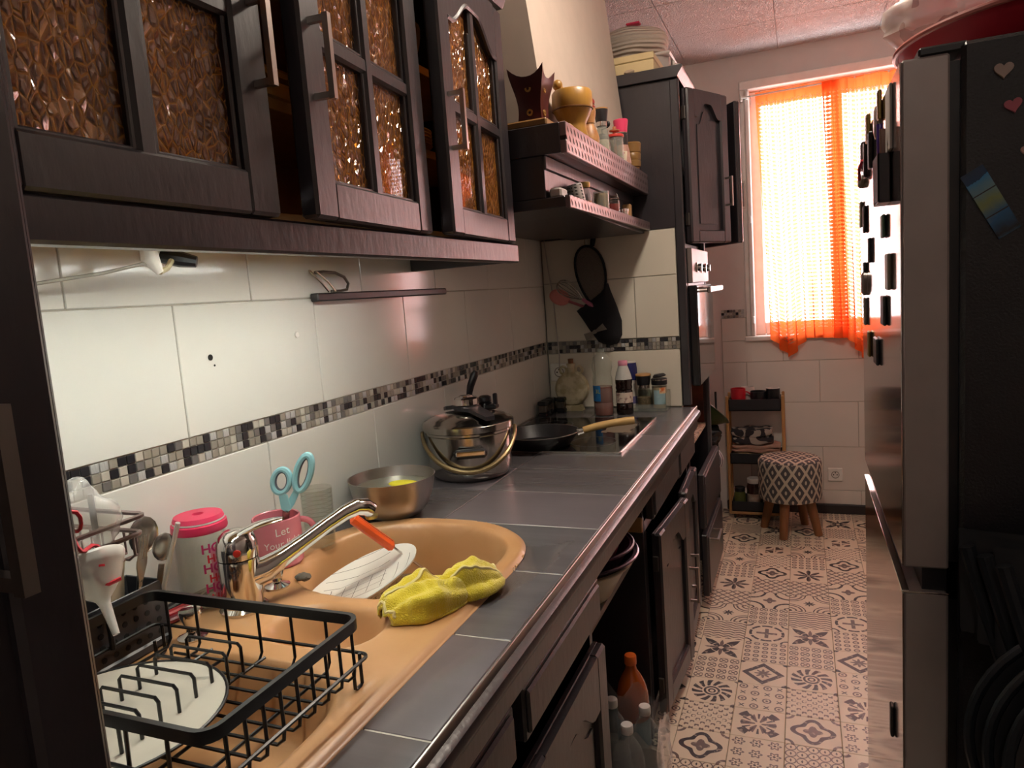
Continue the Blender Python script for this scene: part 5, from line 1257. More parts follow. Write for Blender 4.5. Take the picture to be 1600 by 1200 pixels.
part(MB().lathe([(0, 0), (.012, 0), (.014, .008), (.0165, .026), (.0175, .036), (.016, .036), (.012, .012), (0, .010)], (.461, 2.594, LZ), 24), 'cup_body', mat('cream_glaze', '#d9cdb3', .25), cup)
part(MB(frame_M((.4675, 2.5795, LZ + .026), (.7, .7, 0), (.2, -.2, 1))).lathe([(0, 0), (.006, 0), (.006, .001), (0, .001)], n=10), 'flower', mat('flower_red', '#a02a20', .5), cup)
wj = thing('wooden_canister', 'ringed wooden canister against the oven housing', 'canister', (.445, 2.80, LZ))
part(MB().lathe([(0, 0), (.026, 0), (.027, .010), (.032, .014), (.033, .034), (.031, .037), (.033, .040), (.0335, .062), (.0315, .065), (.034, .068), (.036, .100), (.033, .104), (0, .100)], (.448, 2.815, LZ), 30), 'canister_body', mat('olive_wood', '#8a6534', .35, var=.3, scale=14), wj)
# items on the lower ledge
solo(MB().box(.418, .452, 1.868, 1.925, LZ2, LZ2 + .026, .005), 'small_box', mat('off_white_box', '#b6aca6', .5), 'small off-white box on the lower hood ledge', 'box', (.435, 1.895, LZ2))
fj = thing('spice_pot', 'small pot with a tilted silver polka-dot cover on the lower hood ledge', 'pot', (.438, 2.045, LZ2))
part(MB().lathe([(0, 0), (.020, 0), (.022, .003), (.022, .040), (0, .040)], (.440, 2.045, LZ2), 24), 'pot_body', CLEARPL, fj)
pdm, nt, b = newmat('silver_dotted'); P(b, rough=.35, metal=.4); ux, uy, uz = coords(nt, 'Object', 1, 1, 1)
dd_ = (((ux - uy) * 110 + 20).fr() - .5) * (((ux - uy) * 110 + 20).fr() - .5) + ((uz * 110 + 20).fr() - .5) * ((uz * 110 + 20).fr() - .5)
nt.links.new(mixcol(nt, dd_ < .06, lin('#b8b2ad'), lin('#34302f')), b.inputs['Base Color'])
part(MB(frame_M((.440, 2.045, LZ2 + .028), (1, 0, .15), (0, 1, .15))).lathe([(.0235, -.024), (.0235, .022), (.020, .026), (0, .027)], n=24), 'cover', pdm, fj)
gb = thing('spice_bottle', 'small glass bottle with a gold lid on the lower hood ledge', 'bottle', (.449, 2.112, LZ2))
part(MB().lathe([(0, 0), (.018, 0), (.0195, .004), (.0195, .030), (.013, .044), (.013, .050), (.0115, .050), (.0115, .044), (.018, .029), (.018, .005), (0, .004)], (.449, 2.112, LZ2), 24), 'bottle_wall', CLEAR, gb)
part(MB().lathe([(0, .050), (.015, .050), (.016, .053), (.016, .064), (.014, .066), (0, .066)], (.449, 2.112, LZ2), 24), 'lid', mat('gold_lid', '#b89a5c', .35, .8), gb)
part(MB().lathe([(0, .005), (.0175, .005), (.0175, .010), (0, .011)], (.449, 2.112, LZ2), 20), 'contents', mat('saffron', '#b3702a', .8), gb)
tp_ = thing('toothpick_jar', 'round jar packed with wooden toothpicks on the lower hood ledge', 'jar', (.449, 2.30, LZ2))
part(MB().lathe([(0, 0), (.025, 0), (.025, .058), (.024, .058), (.024, .003), (0, .003)], (.449, 2.30, LZ2), 28), 'jar_wall', CLEARPL, tp_)
tk = MB(); R_ = random.Random(3)
for k in range(60):
    a, r_ = R_.random() * 2 * PI, .022 * math.sqrt(R_.random()); x, y = .449 + r_ * cos(a), 2.30 + r_ * sin(a); tk.tube([(x, y, LZ2 + .004), (x + R_.uniform(-.0015, .0015), y + R_.uniform(-.0015, .0015), LZ2 + .052)], .0012, 4)
part(tk, 'toothpicks', mat('toothpick_wood', '#b78f52', .7), tp_, kind='stuff')
cj2 = thing('clip_jar', 'clip-top jar of red spice on the lower hood ledge', 'jar', (.448, 2.44, LZ2))
part(MB().lathe([(0, 0), (.026, 0), (.028, .005), (.028, .040), (.023, .046), (.021, .046), (.026, .039), (.026, .006), (0, .004)], (.448, 2.44, LZ2), 28), 'jar_wall', CLEAR, cj2)
part(MB().lathe([(0, .005), (.0255, .006), (.0255, .030), (0, .032)], (.448, 2.44, LZ2), 24), 'contents', mat('red_spice', '#8e2620', .8, var=.4, scale=120), cj2)
part(MB().lathe([(0, .049), (.024, .049), (.025, .052), (.020, .058), (0, .060)], (.448, 2.44, LZ2), 24), 'glass_lid', CLEAR, cj2)
part(MB().tube([(.448 + .0255 * cos(a), 2.44 + .0255 * sin(a), LZ2 + .0475) for a in [k * PI / 12 for k in range(24)]], .0014, 6, True).tube([(.470, 2.425, LZ2 + .035), (.478, 2.420, LZ2 + .045), (.470, 2.428, LZ2 + .062)], .0012, 6), 'wire_clip', STEEL, cj2)
tn = thing('tin', 'small round tin on the lower hood ledge', 'tin', (.455, 2.56, LZ2))
part(MB().lathe([(0, 0), (.022, 0), (.022, .016), (0, .016)], (.452, 2.58, LZ2), 24), 'tin_base', STEEL, tn); part(MB().lathe([(0, .0165), (.023, .0165), (.023, .024), (.021, .026), (0, .026)], (.452, 2.58, LZ2), 24), 'tin_lid', CHROME, tn)
solo(MB().box(.425, .456, 2.70, 2.725, LZ2, LZ2 + .055, .003), 'card_holder', mat('tan_wood', '#a98054', .5), 'upright tan wooden block on the lower hood ledge', 'block', (.44, 2.71, LZ2))

# ------------------------------------------------------------------ on top of the oven housing
TZ = 2.2485
wb_ = thing('keepsake_box', 'cream wooden drawer box on top of the oven housing', 'box', (.40, 3.05, TZ))
BXM = mat('cream_card', '#cfba8c', .6, var=.08)
part(MB().box(.30, .520, 2.965, 3.20, TZ + .000, TZ + .046, .003), 'lower_part', BXM, wb_); part(MB().box(.298, .522, 2.963, 3.202, TZ + .047, TZ + .074, .003), 'lid', BXM, wb_)
sbx = thing('storage_box', 'translucent plastic storage box standing on the oven housing', 'box', (.45, 3.33, TZ))
stb = open_mb(); cxb, cyb = .375, 3.36
stb.sheet(lambda u, v: (cxb + (.150 + .014 * v) * max(-1, min(1, 1.25 * cos(2 * PI * u))), cyb + (.130 + .012 * v) * max(-1, min(1, 1.25 * sin(2 * PI * u))), TZ + .002 + .125 * v), 48, 4, wrap=True)
part(stb, 'box_wall', glass('milky_box', '#e2dbd5', .2, 1.4, .55), sbx, recalc=False)
part(MB().box(cxb - .15, cxb + .15, cyb - .13, cyb + .13, TZ, TZ + .003), 'box_floor', MATS['milky_box'], sbx)
part(MB().box(cxb - .175, cxb + .175, cyb - .152, cyb + .152, TZ + .127, TZ + .140, .005), 'lid', mat('white_lid', '#d9cfc8', .4), sbx)
part(MB().box(cxb + .166, cxb + .176, cyb - .05, cyb + .05, TZ + .085, TZ + .126, .003), 'clip', WHITEPL, sbx)
bg_, nt, b = newmat('pleated_white_cloth'); P(b, rough=.85); _, _, z_ = coords(nt, 'Object', 1, 1, 1)
nt.links.new(mixcol(nt, noise_x(nt, 8), lin('#d5c9bb'), lin('#b9ab9b')), b.inputs['Base Color']); bump_from(nt, b, ((z_ * 420 + noise_x(nt, 4) * 6).sin()), .7, .006)
wbag = thing('linen_bag', 'puffy white linen bag lying on the storage box', 'bag', (.42, 3.33, TZ + .141))
part(MB().ball((.36, 3.33, TZ + .213), (.165, .13, .082), 32, 16, lambda p: Vector((p.x + .012 * noise.noise(p * 12), p.y, max(TZ + .1415, p.z + .016 * noise.noise(p * 9 + Vector((3, 1, 0))))))), 'bag_body', bg_, wbag, ang=60)
part(MB().box(.36, .42, 3.24, 3.28, TZ + .285, TZ + .293, .003), 'red_tag', LID, wbag)
for px0, rx, lab in ((.35, .014, 'small crumpled paper scrap beside the chimney on the cornice'), (.425, .022, 'longer crumpled paper scrap before the cream box on the cornice')):
    solo(MB().ball((px0, 2.955, TZ + .008), (rx, .009, .008), 12, 6, lambda p: p + Vector((.004 * noise.noise(p * 190), 0, .003 * noise.noise(p * 160)))), 'paper_scrap', mat('beige_paper', '#bfa990', .8), lab, 'paper', (px0, 2.955, TZ))
solo(MB().ball((.595, 3.10, TZ + .022), (.024, .05, .022), 14, 8, lambda p: p + Vector((.01 * noise.noise(p * 60), 0, .006 * noise.noise(p * 70)))), 'plastic_wrap', FROST, 'crumpled clear plastic lying on the cornice of the oven housing', 'wrapping', (.595, 3.10, TZ))

# ------------------------------------------------------------------ fridge
fr = thing('fridge', 'tall dark inox fridge-freezer with two doors', 'fridge', (1.5, 1.55, 0))
FX, FB, FY0, FY1 = 1.176, 1.252, 1.200, 1.900
SIDE = mat('dark_textured_metal', '#1d1a1e', .42, .0, var=.15, bump=.55, bscale=260)
part(MB().box(FB, 1.895, FY0, FY1, .03, 1.712, .006), 'body', SIDE, fr)
FRONT = mat('mirror_inox', '#a09390', .11, .93, var=.04, scale=3)
EDGE = mat('inox_edge', '#a59a97', .38, .3, var=.08)
def fdoor(z0, z1):
    m_ = MB(); m_.box(FX + .002, 1.2385, FY0 + .002, FY1 - .002, z0, z1, .003); o = part(m_, 'door', EDGE, fr)
    part(MB().box(FX, FX + .0025, FY0 + .003, FY1 - .003, z0 + .002, z1 - .002, .0008), 'door_skin', FRONT, o)
    part(MB().box(1.2385, FB, FY0 + .012, FY1 - .012, z0 + .01, z1 - .01), 'gasket', BLACK, o)
    return o
d1_, d2_ = fdoor(.946, 1.700), fdoor(.055, .905)
part(MB().box(1.205, 1.2385, FY0 + .02, FY1 - .02, .905, .946), 'grip_recess', BLACK, fr)
part(MB().box(FX - .0015, FX + .010, FY0 + .001, FY1 - .001, .9052, .909, .0008).box(FX - .001, 1.2385, FY0 + .0005, FY0 + .003, .9052, .908, .0006), 'chrome_trim', CHROME, d2_)
part(MB().box(1.200, 1.262, FY0 + .006, FY0 + .06, 1.7005, 1.714, .003), 'hinge_cover', BLACK, fr)
part(MB().box(1.27, 1.88, 1.24, 1.86, 0, .03), 'feet', BLACK, fr)
# things on the side of the fridge
def heart(cx, cz, s_, mt, label, tilt=0):
    p = []
    for k in range(28):
        t_ = 2 * PI * k / 28; x = 16 * sin(t_) ** 3; z = 13 * cos(t_) - 5 * cos(2 * t_) - 2 * cos(3 * t_) - cos(4 * t_)
        x, z = x * cos(tilt) - z * sin(tilt), x * sin(tilt) + z * cos(tilt); p.append((cx + x * s_, cz + z * s_))
    return solo(MB().prism(p, 'y', FY0 - .005, FY0 - .0003), 'heart_magnet', mt, label, 'magnet', (cx, FY0 - .0003, cz))
heart(1.3005, 1.664, .00072, mat('stone_heart', '#b5a299', .7, var=.15), 'pale stone heart magnet on the dark side of the fridge')
heart(1.312, 1.616, .00066, mat('rose_heart', '#b05a68', .6, var=.15), 'rose pink heart magnet on the dark side of the fridge', .2)
heart(1.330, 1.553, .00055, mat('blush_heart', '#b9948c', .7), 'small beige heart magnet low beside the photo strip')
pm_, nt, b = newmat('holiday_photos'); P(b, rough=.25); ux, uy, uz = coords(nt, 'Object', 1, 1, 1)
al = (uz * -1 * .83 + ux * .55) * 1.0
rp = nt.nodes.new('ShaderNodeValToRGB'); nzz = noise_x(nt, 60) * .25
nt.links.new(((al * 5.2 + .35) + nzz * .5).fr().v, rp.inputs[0]); cr2 = rp.color_ramp; cr2.interpolation = 'LINEAR'
cr2.elements[0].color = lin('#3f86ba'); cr2.elements[1].color = lin('#17385c')
for pos, c in ((.18, '#7d8a5a'), (.3, '#2a5f8c'), (.42, '#1d2227'), (.55, '#3f7fae'), (.68, '#b09a62'), (.8, '#16242f')): e = cr2.elements.new(pos); e.color = lin(c)
nt.links.new(rp.outputs[0], b.inputs['Base Color'])
ps = solo(MB().prism([(1.250, 1.527), (1.277, 1.542), (1.323, 1.452), (1.297, 1.437)], 'y', FY0 - .004, FY0 - .0003), 'photo_magnet', pm_, 'tilted strip magnet of blue holiday photos on the fridge side', 'magnet', (1.287, FY0 - .0003, 1.437))
for k in (1, 2): part(MB().prism([(1.250 + .047 * k / 3 - .0004, 1.527 - .09 * k / 3), (1.277 + .046 * k / 3, 1.542 - .09 * k / 3 + .0005), (1.277 + .046 * k / 3, 1.5405 - .09 * k / 3), (1.250 + .047 * k / 3, 1.5255 - .09 * k / 3)], 'y', FY0 - .0045, FY0 - .004), 'photo_border', mat('photo_gap', '#10161c', .4), ps)
# magnets on the front of the fridge
def magnet(y, z, w, h, mt, label, d=.010, rot=0, name='magnet', rounded=False):
    M = Matrix.Translation((FX - .0003, y, z)) @ Matrix.Rotation(rot, 4, 'X')
    m_ = MB(M)
    if rounded:
        m_.M = M @ Matrix.Rotation(-PI / 2, 4, 'Y'); m_.lathe([(0, 0), (w / 2, 0), (w / 2, d * .6), (w * .35, d), (0, d)], n=20, sy=1, sx=h / w)
    else: m_.box(-d, 0, -w / 2, w / 2, -h / 2, h / 2, .002)
    return solo(m_, name, mt, label, 'magnet', (FX - .0003, y, z))
DK = mat('dark_resin', '#2b2623', .5, var=.4, scale=60); GRN = mat('green_resin', '#3d5c45', .5, var=.3, scale=60); BRS = mat('old_brass', '#9a7c42', .4, .6, var=.3, scale=60); CRM = mat('cream_resin', '#a59a86', .5, var=.3, scale=60)
magnet(1.664, 1.690, .035, .055, BRS, 'brass bottle-shaped magnet high on the fridge front', .008)
magnet(1.618, 1.640, .030, .070, DK, 'dark bottle-opener magnet on the fridge front near the top', .008)
magnet(1.505, 1.672, .050, .060, mat('silver_disc', '#a49c98', .35, .7), 'round silver disc magnet high on the fridge front', .007, rounded=True)
magnet(1.445, 1.690, .022, .050, BRS, 'thin brass clip magnet above the purple pen', .007)
magnet(1.800, 1.655, .040, .060, DK, 'dark carved magnet by the far edge of the fridge door', .008)
magnet(1.745, 1.640, .030, .075, mat('black_resin', '#1c1a1b', .4), 'long black magnet with red ribbon on the fridge front', .007)
solo(MB().tube([(FX - .009, 1.745, 1.640), (FX - .014, 1.765, 1.625), (FX - .012, 1.79, 1.605)], .0035, 6), 'ribbon', RED, 'thin red ribbon tied to the long black magnet', 'ribbon', (FX - .012, 1.765, 1.605))
magnet(1.830, 1.605, .040, .030, CRM, 'cream mushroom-shaped magnet under the red ribbon', .012, rounded=True)
ph = thing('pen_holder', 'dark ribbed magnetic pen holder on the fridge front', 'pen holder', (1.14, 1.345, 1.50))
hb_ = MB()
for a in ((-.019, -.0005, 1.31, 1.312), (-.019, -.0005, 1.388, 1.39), (-.019, -.017, 1.31, 1.39), (-.0025, -.0005, 1.31, 1.39)): hb_.box(FX + a[0], FX + a[1], a[2], a[3], 1.515, 1.590)
hb_.box(FX - .019, FX - .0005, 1.31, 1.39, 1.513, 1.516); part(hb_, 'holder_wall', mat('dark_brown_plastic', '#3a2f31', .45), ph)
rb = MB()
for k in range(12): rb.box(FX - .0198, FX - .019, 1.3125 + k * .0065, 1.3155 + k * .0065, 1.516, 1.589)
part(rb, 'rib', MATS['dark_brown_plastic'], ph)
solo(MB().tube([(FX - .0105, 1.352, 1.518), (FX - .0105, 1.372, 1.645)], [.0048, .0048], 10), 'pen', mat('violet_pen', '#4b2a9a', .3), 'violet pen standing in the dark pen holder', 'pen', (FX - .0105, 1.352, 1.518))
solo(MB().tube([(FX - .0105, 1.330, 1.518), (FX - .0105, 1.328, 1.630)], [.0045, .0045], 10), 'marker', mat('brown_pen', '#8a6a60', .4), 'pinkish brown marker standing in the dark pen holder', 'pen', (FX - .012, 1.330, 1.518))
nb = thing('notepad', 'thin white notepad held on the fridge front behind the pens', 'notepad', (FX - .003, 1.32, 1.56))
part(MB().box(FX - .0045, FX - .0003, 1.285, 1.345, 1.592, 1.690, .0008), 'paper', mat('paper', '#cfc4bd', .8), nb)
for args in ((1.925 - .045, 1.535, .030, .060, CRM, 'tall cream figure magnet at the far edge of the fridge door'), (1.785, 1.518, .030, .060, DK, 'dark tower-shaped magnet next to the cream figure magnet'),
             (1.405, 1.480, .035, .040, GRN, 'green house-shaped magnet under the pen holder'), (1.668, 1.447, .030, .052, DK, 'dark narrow picture magnet in the middle of the fridge door'),
             (1.795, 1.410, .035, .030, DK, 'dark butterfly magnet above the round one'), (1.335, 1.402, .045, .060, CRM, 'thick ribbed cream magnet at the near door edge'),
             (1.795, 1.315, .030, .062, CRM, 'slim cream framed magnet below the round one'), (1.410, 1.335, .050, .052, DK, 'dark framed landscape magnet low on the fridge door'),
             (1.700, 1.250, .030, .055, BRS, 'brass guitar-shaped magnet low on the fridge door'), (1.545, 1.250, .060, .052, mat('blue_black_card', '#23262e', .4), 'tilted dark card magnet lowest on the upper fridge door'),
             (1.325, .615, .020, .058, DK, 'dark slim magnet on the freezer door')):
    magnet(*args, d=.006)
magnet(1.790, 1.378, .055, .055, mat('round_pewter', '#8a7f7c', .3, .7), 'round pewter magnet on the fridge door', .011, rounded=True)
# on top of the fridge
FT = 1.7125
BR, BC = .262, (1.478, 1.602, 1.7135)
rt = thing('red_basin', 'large round red plastic basin standing on top of the fridge', 'basin', BC)
REDB = mat('red_basin_plastic', '#b01f30', .5, var=.12, spec=.3)
part(MB().lathe([(0, 0), (BR * .66, 0), (BR * .72, .006), (BR * .95, .082), (BR * .985, .092), (BR, .094), (BR * .985, .098), (BR * .94, .092), (BR * .68, .008), (0, .006)], BC, 64), 'basin_wall', REDB, rt)
part(MB().tube([(BC[0] + BR * cos(a), BC[1] + BR * sin(a), BC[2] + .093) for a in [k * 2 * PI / 72 for k in range(72)]], .0055, 8, True), 'rim', mat('pink_rim', '#c06a60', .35), rt)
pbg = thing('printed_plastic_bag', 'crumpled translucent printed plastic bag on the red basin', 'bag', (1.46, 1.62, FT + .1))
pbm, nt, b = newmat('printed_film'); P(b, rough=.25, alpha=.62)
nt.links.new(mixcol(nt, noise_x(nt, 13, 2) > .56, lin('#eadcd5'), lin('#ab8a86')), b.inputs['Base Color'])
part(crumple((1.385, 1.665, FT + .160), (.165, .12, .070), 5, .42, 9, 48, 24), 'bag_film', pbm, pbg, ang=50)

# ------------------------------------------------------------------ folded chairs leaning on the fridge side
DKM = mat('dark_chair_metal', '#2c3036', .4, .5); SEATM = mat('dark_chair_seat', '#1d1e22', .55)
def chair(dx, dy, label):
    t = thing('folding_chair', label, 'chair', (1.42 + dx, 1.05 + dy, 0), 'folded chairs by the fridge')
    X0, Y_ = 1.42 + dx, 1.045 + dy
    for s_ in (-1, 1):
        part(MB().tube([(X0 + s_ * .185, Y_ - .06, .008), (X0 + s_ * .13, Y_ + .00, .50), (X0 + s_ * .135, Y_ + .045, .86), (X0 + s_ * .176, Y_ + .06, 1.02)], .010, 10), 'back_leg', DKM, t)
        part(MB().tube([(X0 + s_ * .165, Y_ - .02, .008), (X0 + s_ * .165, Y_ - .01, .40), (X0 + s_ * .165, Y_ - .004, .66)], .010, 10), 'front_leg', DKM, t)
    part(MB().tube([(X0 - .183, Y_ - .04, .15), (X0 + .183, Y_ - .04, .15)], .007, 8), 'stretcher', DKM, t)
    cz = .79
    part(MB(frame_M((X0 - .0, Y_ - .022, cz), (1, 0, 0), (0, .06, 1))).tube([(.188 * cos(a), .170 * sin(a), 0) for a in [k * 2 * PI / 48 for k in range(48)]], .0065, 8, True), 'seat_rim', DKM, t)
    part(MB(frame_M((X0 - .0, Y_ - .022, cz), (1, 0, 0), (0, .06, 1))).lathe([(0, -.004), (.182, -.004), (.182, .004), (0, .004)], n=40, sy=.165 / .182), 'seat', SEATM, t)
    part(MB().sheet(lambda u, v: (X0 - .178 + .356 * u, Y_ + .052 + .03 * (2 * u - 1) ** 2 + .018 * v, .885 + .145 * v - .06 * v * (1 - abs(2 * u - 1) ** 3 * 1.0) * (1 - v)), 20, 6).sheet(lambda u, v: (X0 - .178 + .356 * u, Y_ + .060 + .03 * (2 * u - 1) ** 2 + .018 * v, .885 + .145 * v), 20, 6), 'backrest', SEATM, t)
    return t
for k in range(3): chair(.014 * k, -.034 * k, 'dark folding chair with round seat, ' + ('the one touching the fridge side', 'middle one of three leaning on the fridge', 'outermost of three leaning on the fridge')[k])

# ------------------------------------------------------------------ stool
so_ = thing('stool', 'round upholstered stool in grey ikat fabric on four wooden legs', 'stool', (.962, 4.085, 0))
ik, nt, b = newmat('ikat_fabric'); P(b, rough=.9)
ux, uy, uz = coords(nt, 'Object', 1, 1, 1)
th = uy.at2(ux) * (15 / (2 * PI)); zc = uz / .105
top = uz > .412
def ikat(a, c):
    p = ((a + c) + 40).fr() - .5; q = ((a - c) + 40).fr() - .5; da = p + q; dc = p - q
    big = (p.abs() | q.abs()); el = (da * da * 1.2 + dc * dc * .8)
    return (big < .385) & (el > .035) & (el < .62)
w1 = ikat(th, zc); w2 = ikat(ux * 15, uy * 10)
pat = (w1 * (1 - top)) + (w2 * top)
nt.links.new(mixcol(nt, pat, lin('#b7ab98'), lin('#4a4648')), b.inputs['Base Color']); bump_from(nt, b, noise_x(nt, 300, 2), .3, .001)
part(MB().lathe([(0, .195), (.150, .195), (.160, .200), (.164, .215), (.165, .392), (.162, .408), (.150, .420), (.10, .428), (0, .431)], (.962, 4.085, 0), 48), 'cushion', ik, so_)
for a in (2.82, 4.47, 5.95, 7.35):
    dx, dy = cos(a), sin(a); part(MB().tube([(.962 + dx * .105, 4.085 + dy * .105, .196), (.962 + dx * .150, 4.085 + dy * .150, .0)], [.027, .021], 14), 'leg', mat('oak_leg', '#8a5a34', .5, var=.3, scale=12, stretch=(3, 3, .4)), so_)

# ------------------------------------------------------------------ narrow trolley by the end wall
tr_ = thing('trolley', 'narrow three-tier trolley with black trays and pale wooden frame', 'trolley', (.78, 4.32, 0))
TX0, TX1, TY0, TY1 = .622, .938, 4.248, 4.426
for x in (TX0 + .006, TX1 - .006):
    for y in (TY0 + .012, TY1 - .012): part(MB().box(x - .008, x + .008, y - .011, y + .011, .04, .735, .003), 'post', PINE, tr_)
for z, h_ in ((.648, .068), (.335, .062), (.048, .060)):
    m_ = MB(); a, b_ = TX0 + .016, TX1 - .016
    m_.box(a, b_, TY0, TY1, z, z + .006).box(a, b_, TY0, TY0 + .005, z, z + h_, .001).box(a, b_, TY1 - .005, TY1, z, z + h_, .001).box(a, a + .005, TY0, TY1, z, z + h_, .001).box(b_ - .005, b_, TY0, TY1, z, z + h_, .001)
    part(m_, 'tray', mat('black_tray', '#1c1b20', .5), tr_)
part(MB().box(TX0, TX1, TY0 - .001, TY0 + .015, .030, .047, .003), 'bottom_rail', PINE, tr_)
for x in (TX0 + .03, TX1 - .03):
    for y in (TY0 + .025, TY1 - .025): part(MB().box(x - .006, x + .006, y - .012, y + .012, .0, .03, .005), 'caster', BLACK, tr_)
def mug(x, y, z, r, h, mo, mi, label, ang):
    t = thing('mug', label, 'mug', (x, y, z)); m_ = MB()
    m_.lathe([(0, 0), (r * .86, 0), (r, h * .2), (r, h), (r - .003, h), (r - .003, h * .2), (0, .006)], (x, y, z), 24); part(m_, 'cup', mo, t)
    if mi is not mo: part(MB().lathe([(r - .0032, h * .3), (r - .0034, h + .0005), (r + .0002, h + .0005), (r - .001, h + .001), (r - .0036, h + .001), (r - .0045, h * .3)], (x, y, z), 24, closed=True), 'inner_glaze', mi, t)
    part(MB().tube([(x + cos(ang) * (r - .002 + h * .3 * sin(a)), y + sin(ang) * (r - .002 + h * .3 * sin(a)), z + h * .5 - h * .32 * cos(a)) for a in [PI * k / 10 for k in range(11)]], .0045, 8), 'handle', mo, t)
REDC = mat('red_mug_glaze', '#b3202c', .3); BLKC = mat('black_mug_glaze', '#1a181c', .3); WHC = mat('white_mug_glaze', '#d9cfc8', .3)
mug(.688, 4.305, .654, .042, .120, REDC, REDC, 'red mug on the top tray of the trolley', .15)
mug(.800, 4.305, .654, .044, .102, BLKC, BLKC, 'black mug next to the red one on the trolley', 1.5)
mug(.880, 4.305, .654, .038, .118, BLKC, WHC, 'black mug with white inside on the trolley', 1.5)
mug(.738, 4.378, .654, .038, .118, WHC, WHC, 'white mug behind the dark ones on the trolley', 2.7)
clm, nt, b = newmat('blotched_cloth'); P(b, rough=.9); nt.links.new(mixcol(nt, noise_x(nt, 32, 0) > .52, lin('#231f24'), lin('#9b9086')), b.inputs['Base Color'])
def fold_pile(name, x0, x1, y0, y1, z0, h_, mt, label, layers, amp, seed, cat='cloth'):
    t = thing(name, label, cat, ((x0 + x1) / 2, (y0 + y1) / 2, z0))
    for k in range(layers):
        dz = h_ / layers; R2 = random.Random(seed + k); ox, oy = R2.uniform(-amp, amp), R2.uniform(-amp, amp) * .3
        m_ = MB().ball(((x0 + x1) / 2 + ox, (y0 + y1) / 2 + oy, z0 + dz * (k + .5)), 1, 28, 10, None); m_.v = [Vector(((x0 + x1) / 2 + ox + max(-1, min(1, (p.x - (x0 + x1) / 2 - ox) * 1.35)) * (x1 - x0) / 2, (y0 + y1) / 2 + oy + max(-1, min(1, (p.y - (y0 + y1) / 2 - oy) * 1.35)) * (y1 - y0) / 2, z0 + dz * (k + .5) + max(-1, min(1, (p.z - z0 - dz * (k + .5)) * 1.6)) * dz * .49 + .004 * sin(p.x * 9 + seed) )) for p in m_.v]
        part(m_, 'fold', mt, t, ang=60)
    return t
fold_pile('kraft_bag', .648, .895, 4.258, 4.41, .347, .050, mat('kraft_paper', '#a8946f', .8, var=.2), 'pile of flat beige paper bags on the middle tray of the trolley', 2, .008, 4, 'paper bags')
fold_pile('pink_cloth', .645, .912, 4.258, 4.41, .403, .040, mat('dusty_rose_cloth', '#a98573', .9, var=.2), 'folded dusty rose cloths on the paper bags of the trolley', 2, .012, 9)
fold_pile('patterned_cloth', .645, .872, 4.258, 4.41, .449, .085, clm, 'folded black and white blotched cloth topping the pile on the trolley', 2, .004, 2)
def jar_(name, c, r, h, body, lid_m, hl_, label, extra=None):
    t = thing(name, label, 'jar', c); part(MB().lathe([(0, 0), (r * .94, 0), (r, .006), (r, h * .86), (r * .85, h), (0, h)], c, 28), 'jar_body', body, t)
    part(MB().lathe([(0, h), (r * .9, h), (r * .92, h + .003), (r * .92, h + hl_), (r * .85, h + hl_ + .003), (0, h + hl_ + .003)], c, 28), 'lid', lid_m, t)
    if extra: part(MB().lathe([(r + .0005, h * .05), (r + .0005, h * .6), (r + .0001, h * .6), (r + .0001, h * .05)], c, 28, closed=True), 'label', extra, t)
jar_('pickle_jar', (.680, 4.295, .0545), .033, .105, mat('olive_jar', '#565a2c', .3), BLACK, .022, 'green jar with a black lid on the bottom tray of the trolley')
jar_('spread_jar', (.762, 4.31, .0545), .043, .155, mat('dark_spread', '#2d1a15', .25), mat('white_cap', '#c9c0b8', .4), .025, 'dark spread jar with white lid and pale label on the trolley', mat('spread_label', '#a99d8e', .5, col2='#7b5f50', scale=30))
jar_('cream_jar', (.843, 4.295, .0545), .034, .085, mat('white_pot', '#c9bfb4', .4), mat('white_pot_lid', '#d2c9be', .4), .018, 'small white pot beside the dark spread jar')

# ------------------------------------------------------------------ rack past the oven housing: basin, bag, papers
rk2 = thing('wire_rack', 'black wire rack standing behind the oven housing', 'rack', (.5, 3.82, 0))
for x in (.30, .592):
    for y in (3.64, 4.02): part(MB().tube([(x, y, 0), (x, y, .80)], .006, 8), 'post', BLACKMET, rk2)
for z in (.24, .55):
    m_ = MB().tube(rr(.30, .592, 3.64, 4.02, z, .01), .004, 6, True)
    for k in range(1, 9): m_.tube([(.30 + .032 * k, 3.64, z), (.30 + .032 * k, 4.02, z)], .002, 5)
    part(m_, 'wire_shelf', BLACKMET, rk2)
part(MB().box(.598, .606, 3.66, 3.98, .245, .50, .002), 'side_plate', BLACK, rk2)
GRNP = mat('olive_green_plastic', '#4c5a30', .35, var=.15)
GM = Matrix.Translation((.565, 3.76, .745)) @ Matrix.Rotation(math.radians(38), 4, 'Y') @ Matrix.Rotation(math.radians(-20), 4, 'X')
gbn = thing('green_basin', 'olive green oval plastic basin tilted behind the oven housing', 'basin', (.56, 3.75, .6))
part(MB(GM).lathe([(0, -.045), (.08, -.045), (.128, .012), (.136, .016), (.130, .018), (.08, -.038), (0, -.038)], n=36), 'basin_wall', GRNP, gbn)
part(MB(GM).tube([(.133 * cos(a), .133 * sin(a), .016) for a in [k * PI / 20 for k in range(40)]], .004, 6, True), 'rim', mat('dark_green_rim', '#2f3a22', .4), gbn)
bb = thing('black_shopping_bag', 'shiny black plastic bag on the wire rack under the green basin', 'bag', (.59, 3.74, .555))
part(crumple((.560, 3.745, .622), (.085, .075, .062), 8, .35, 16), 'bag_film', mat('black_film', '#101114', .22), bb, ang=50)
sp3 = thing('striped_cloth', 'grey and white striped cloth hanging over the wire rack', 'cloth', (.65, 3.75, .46))
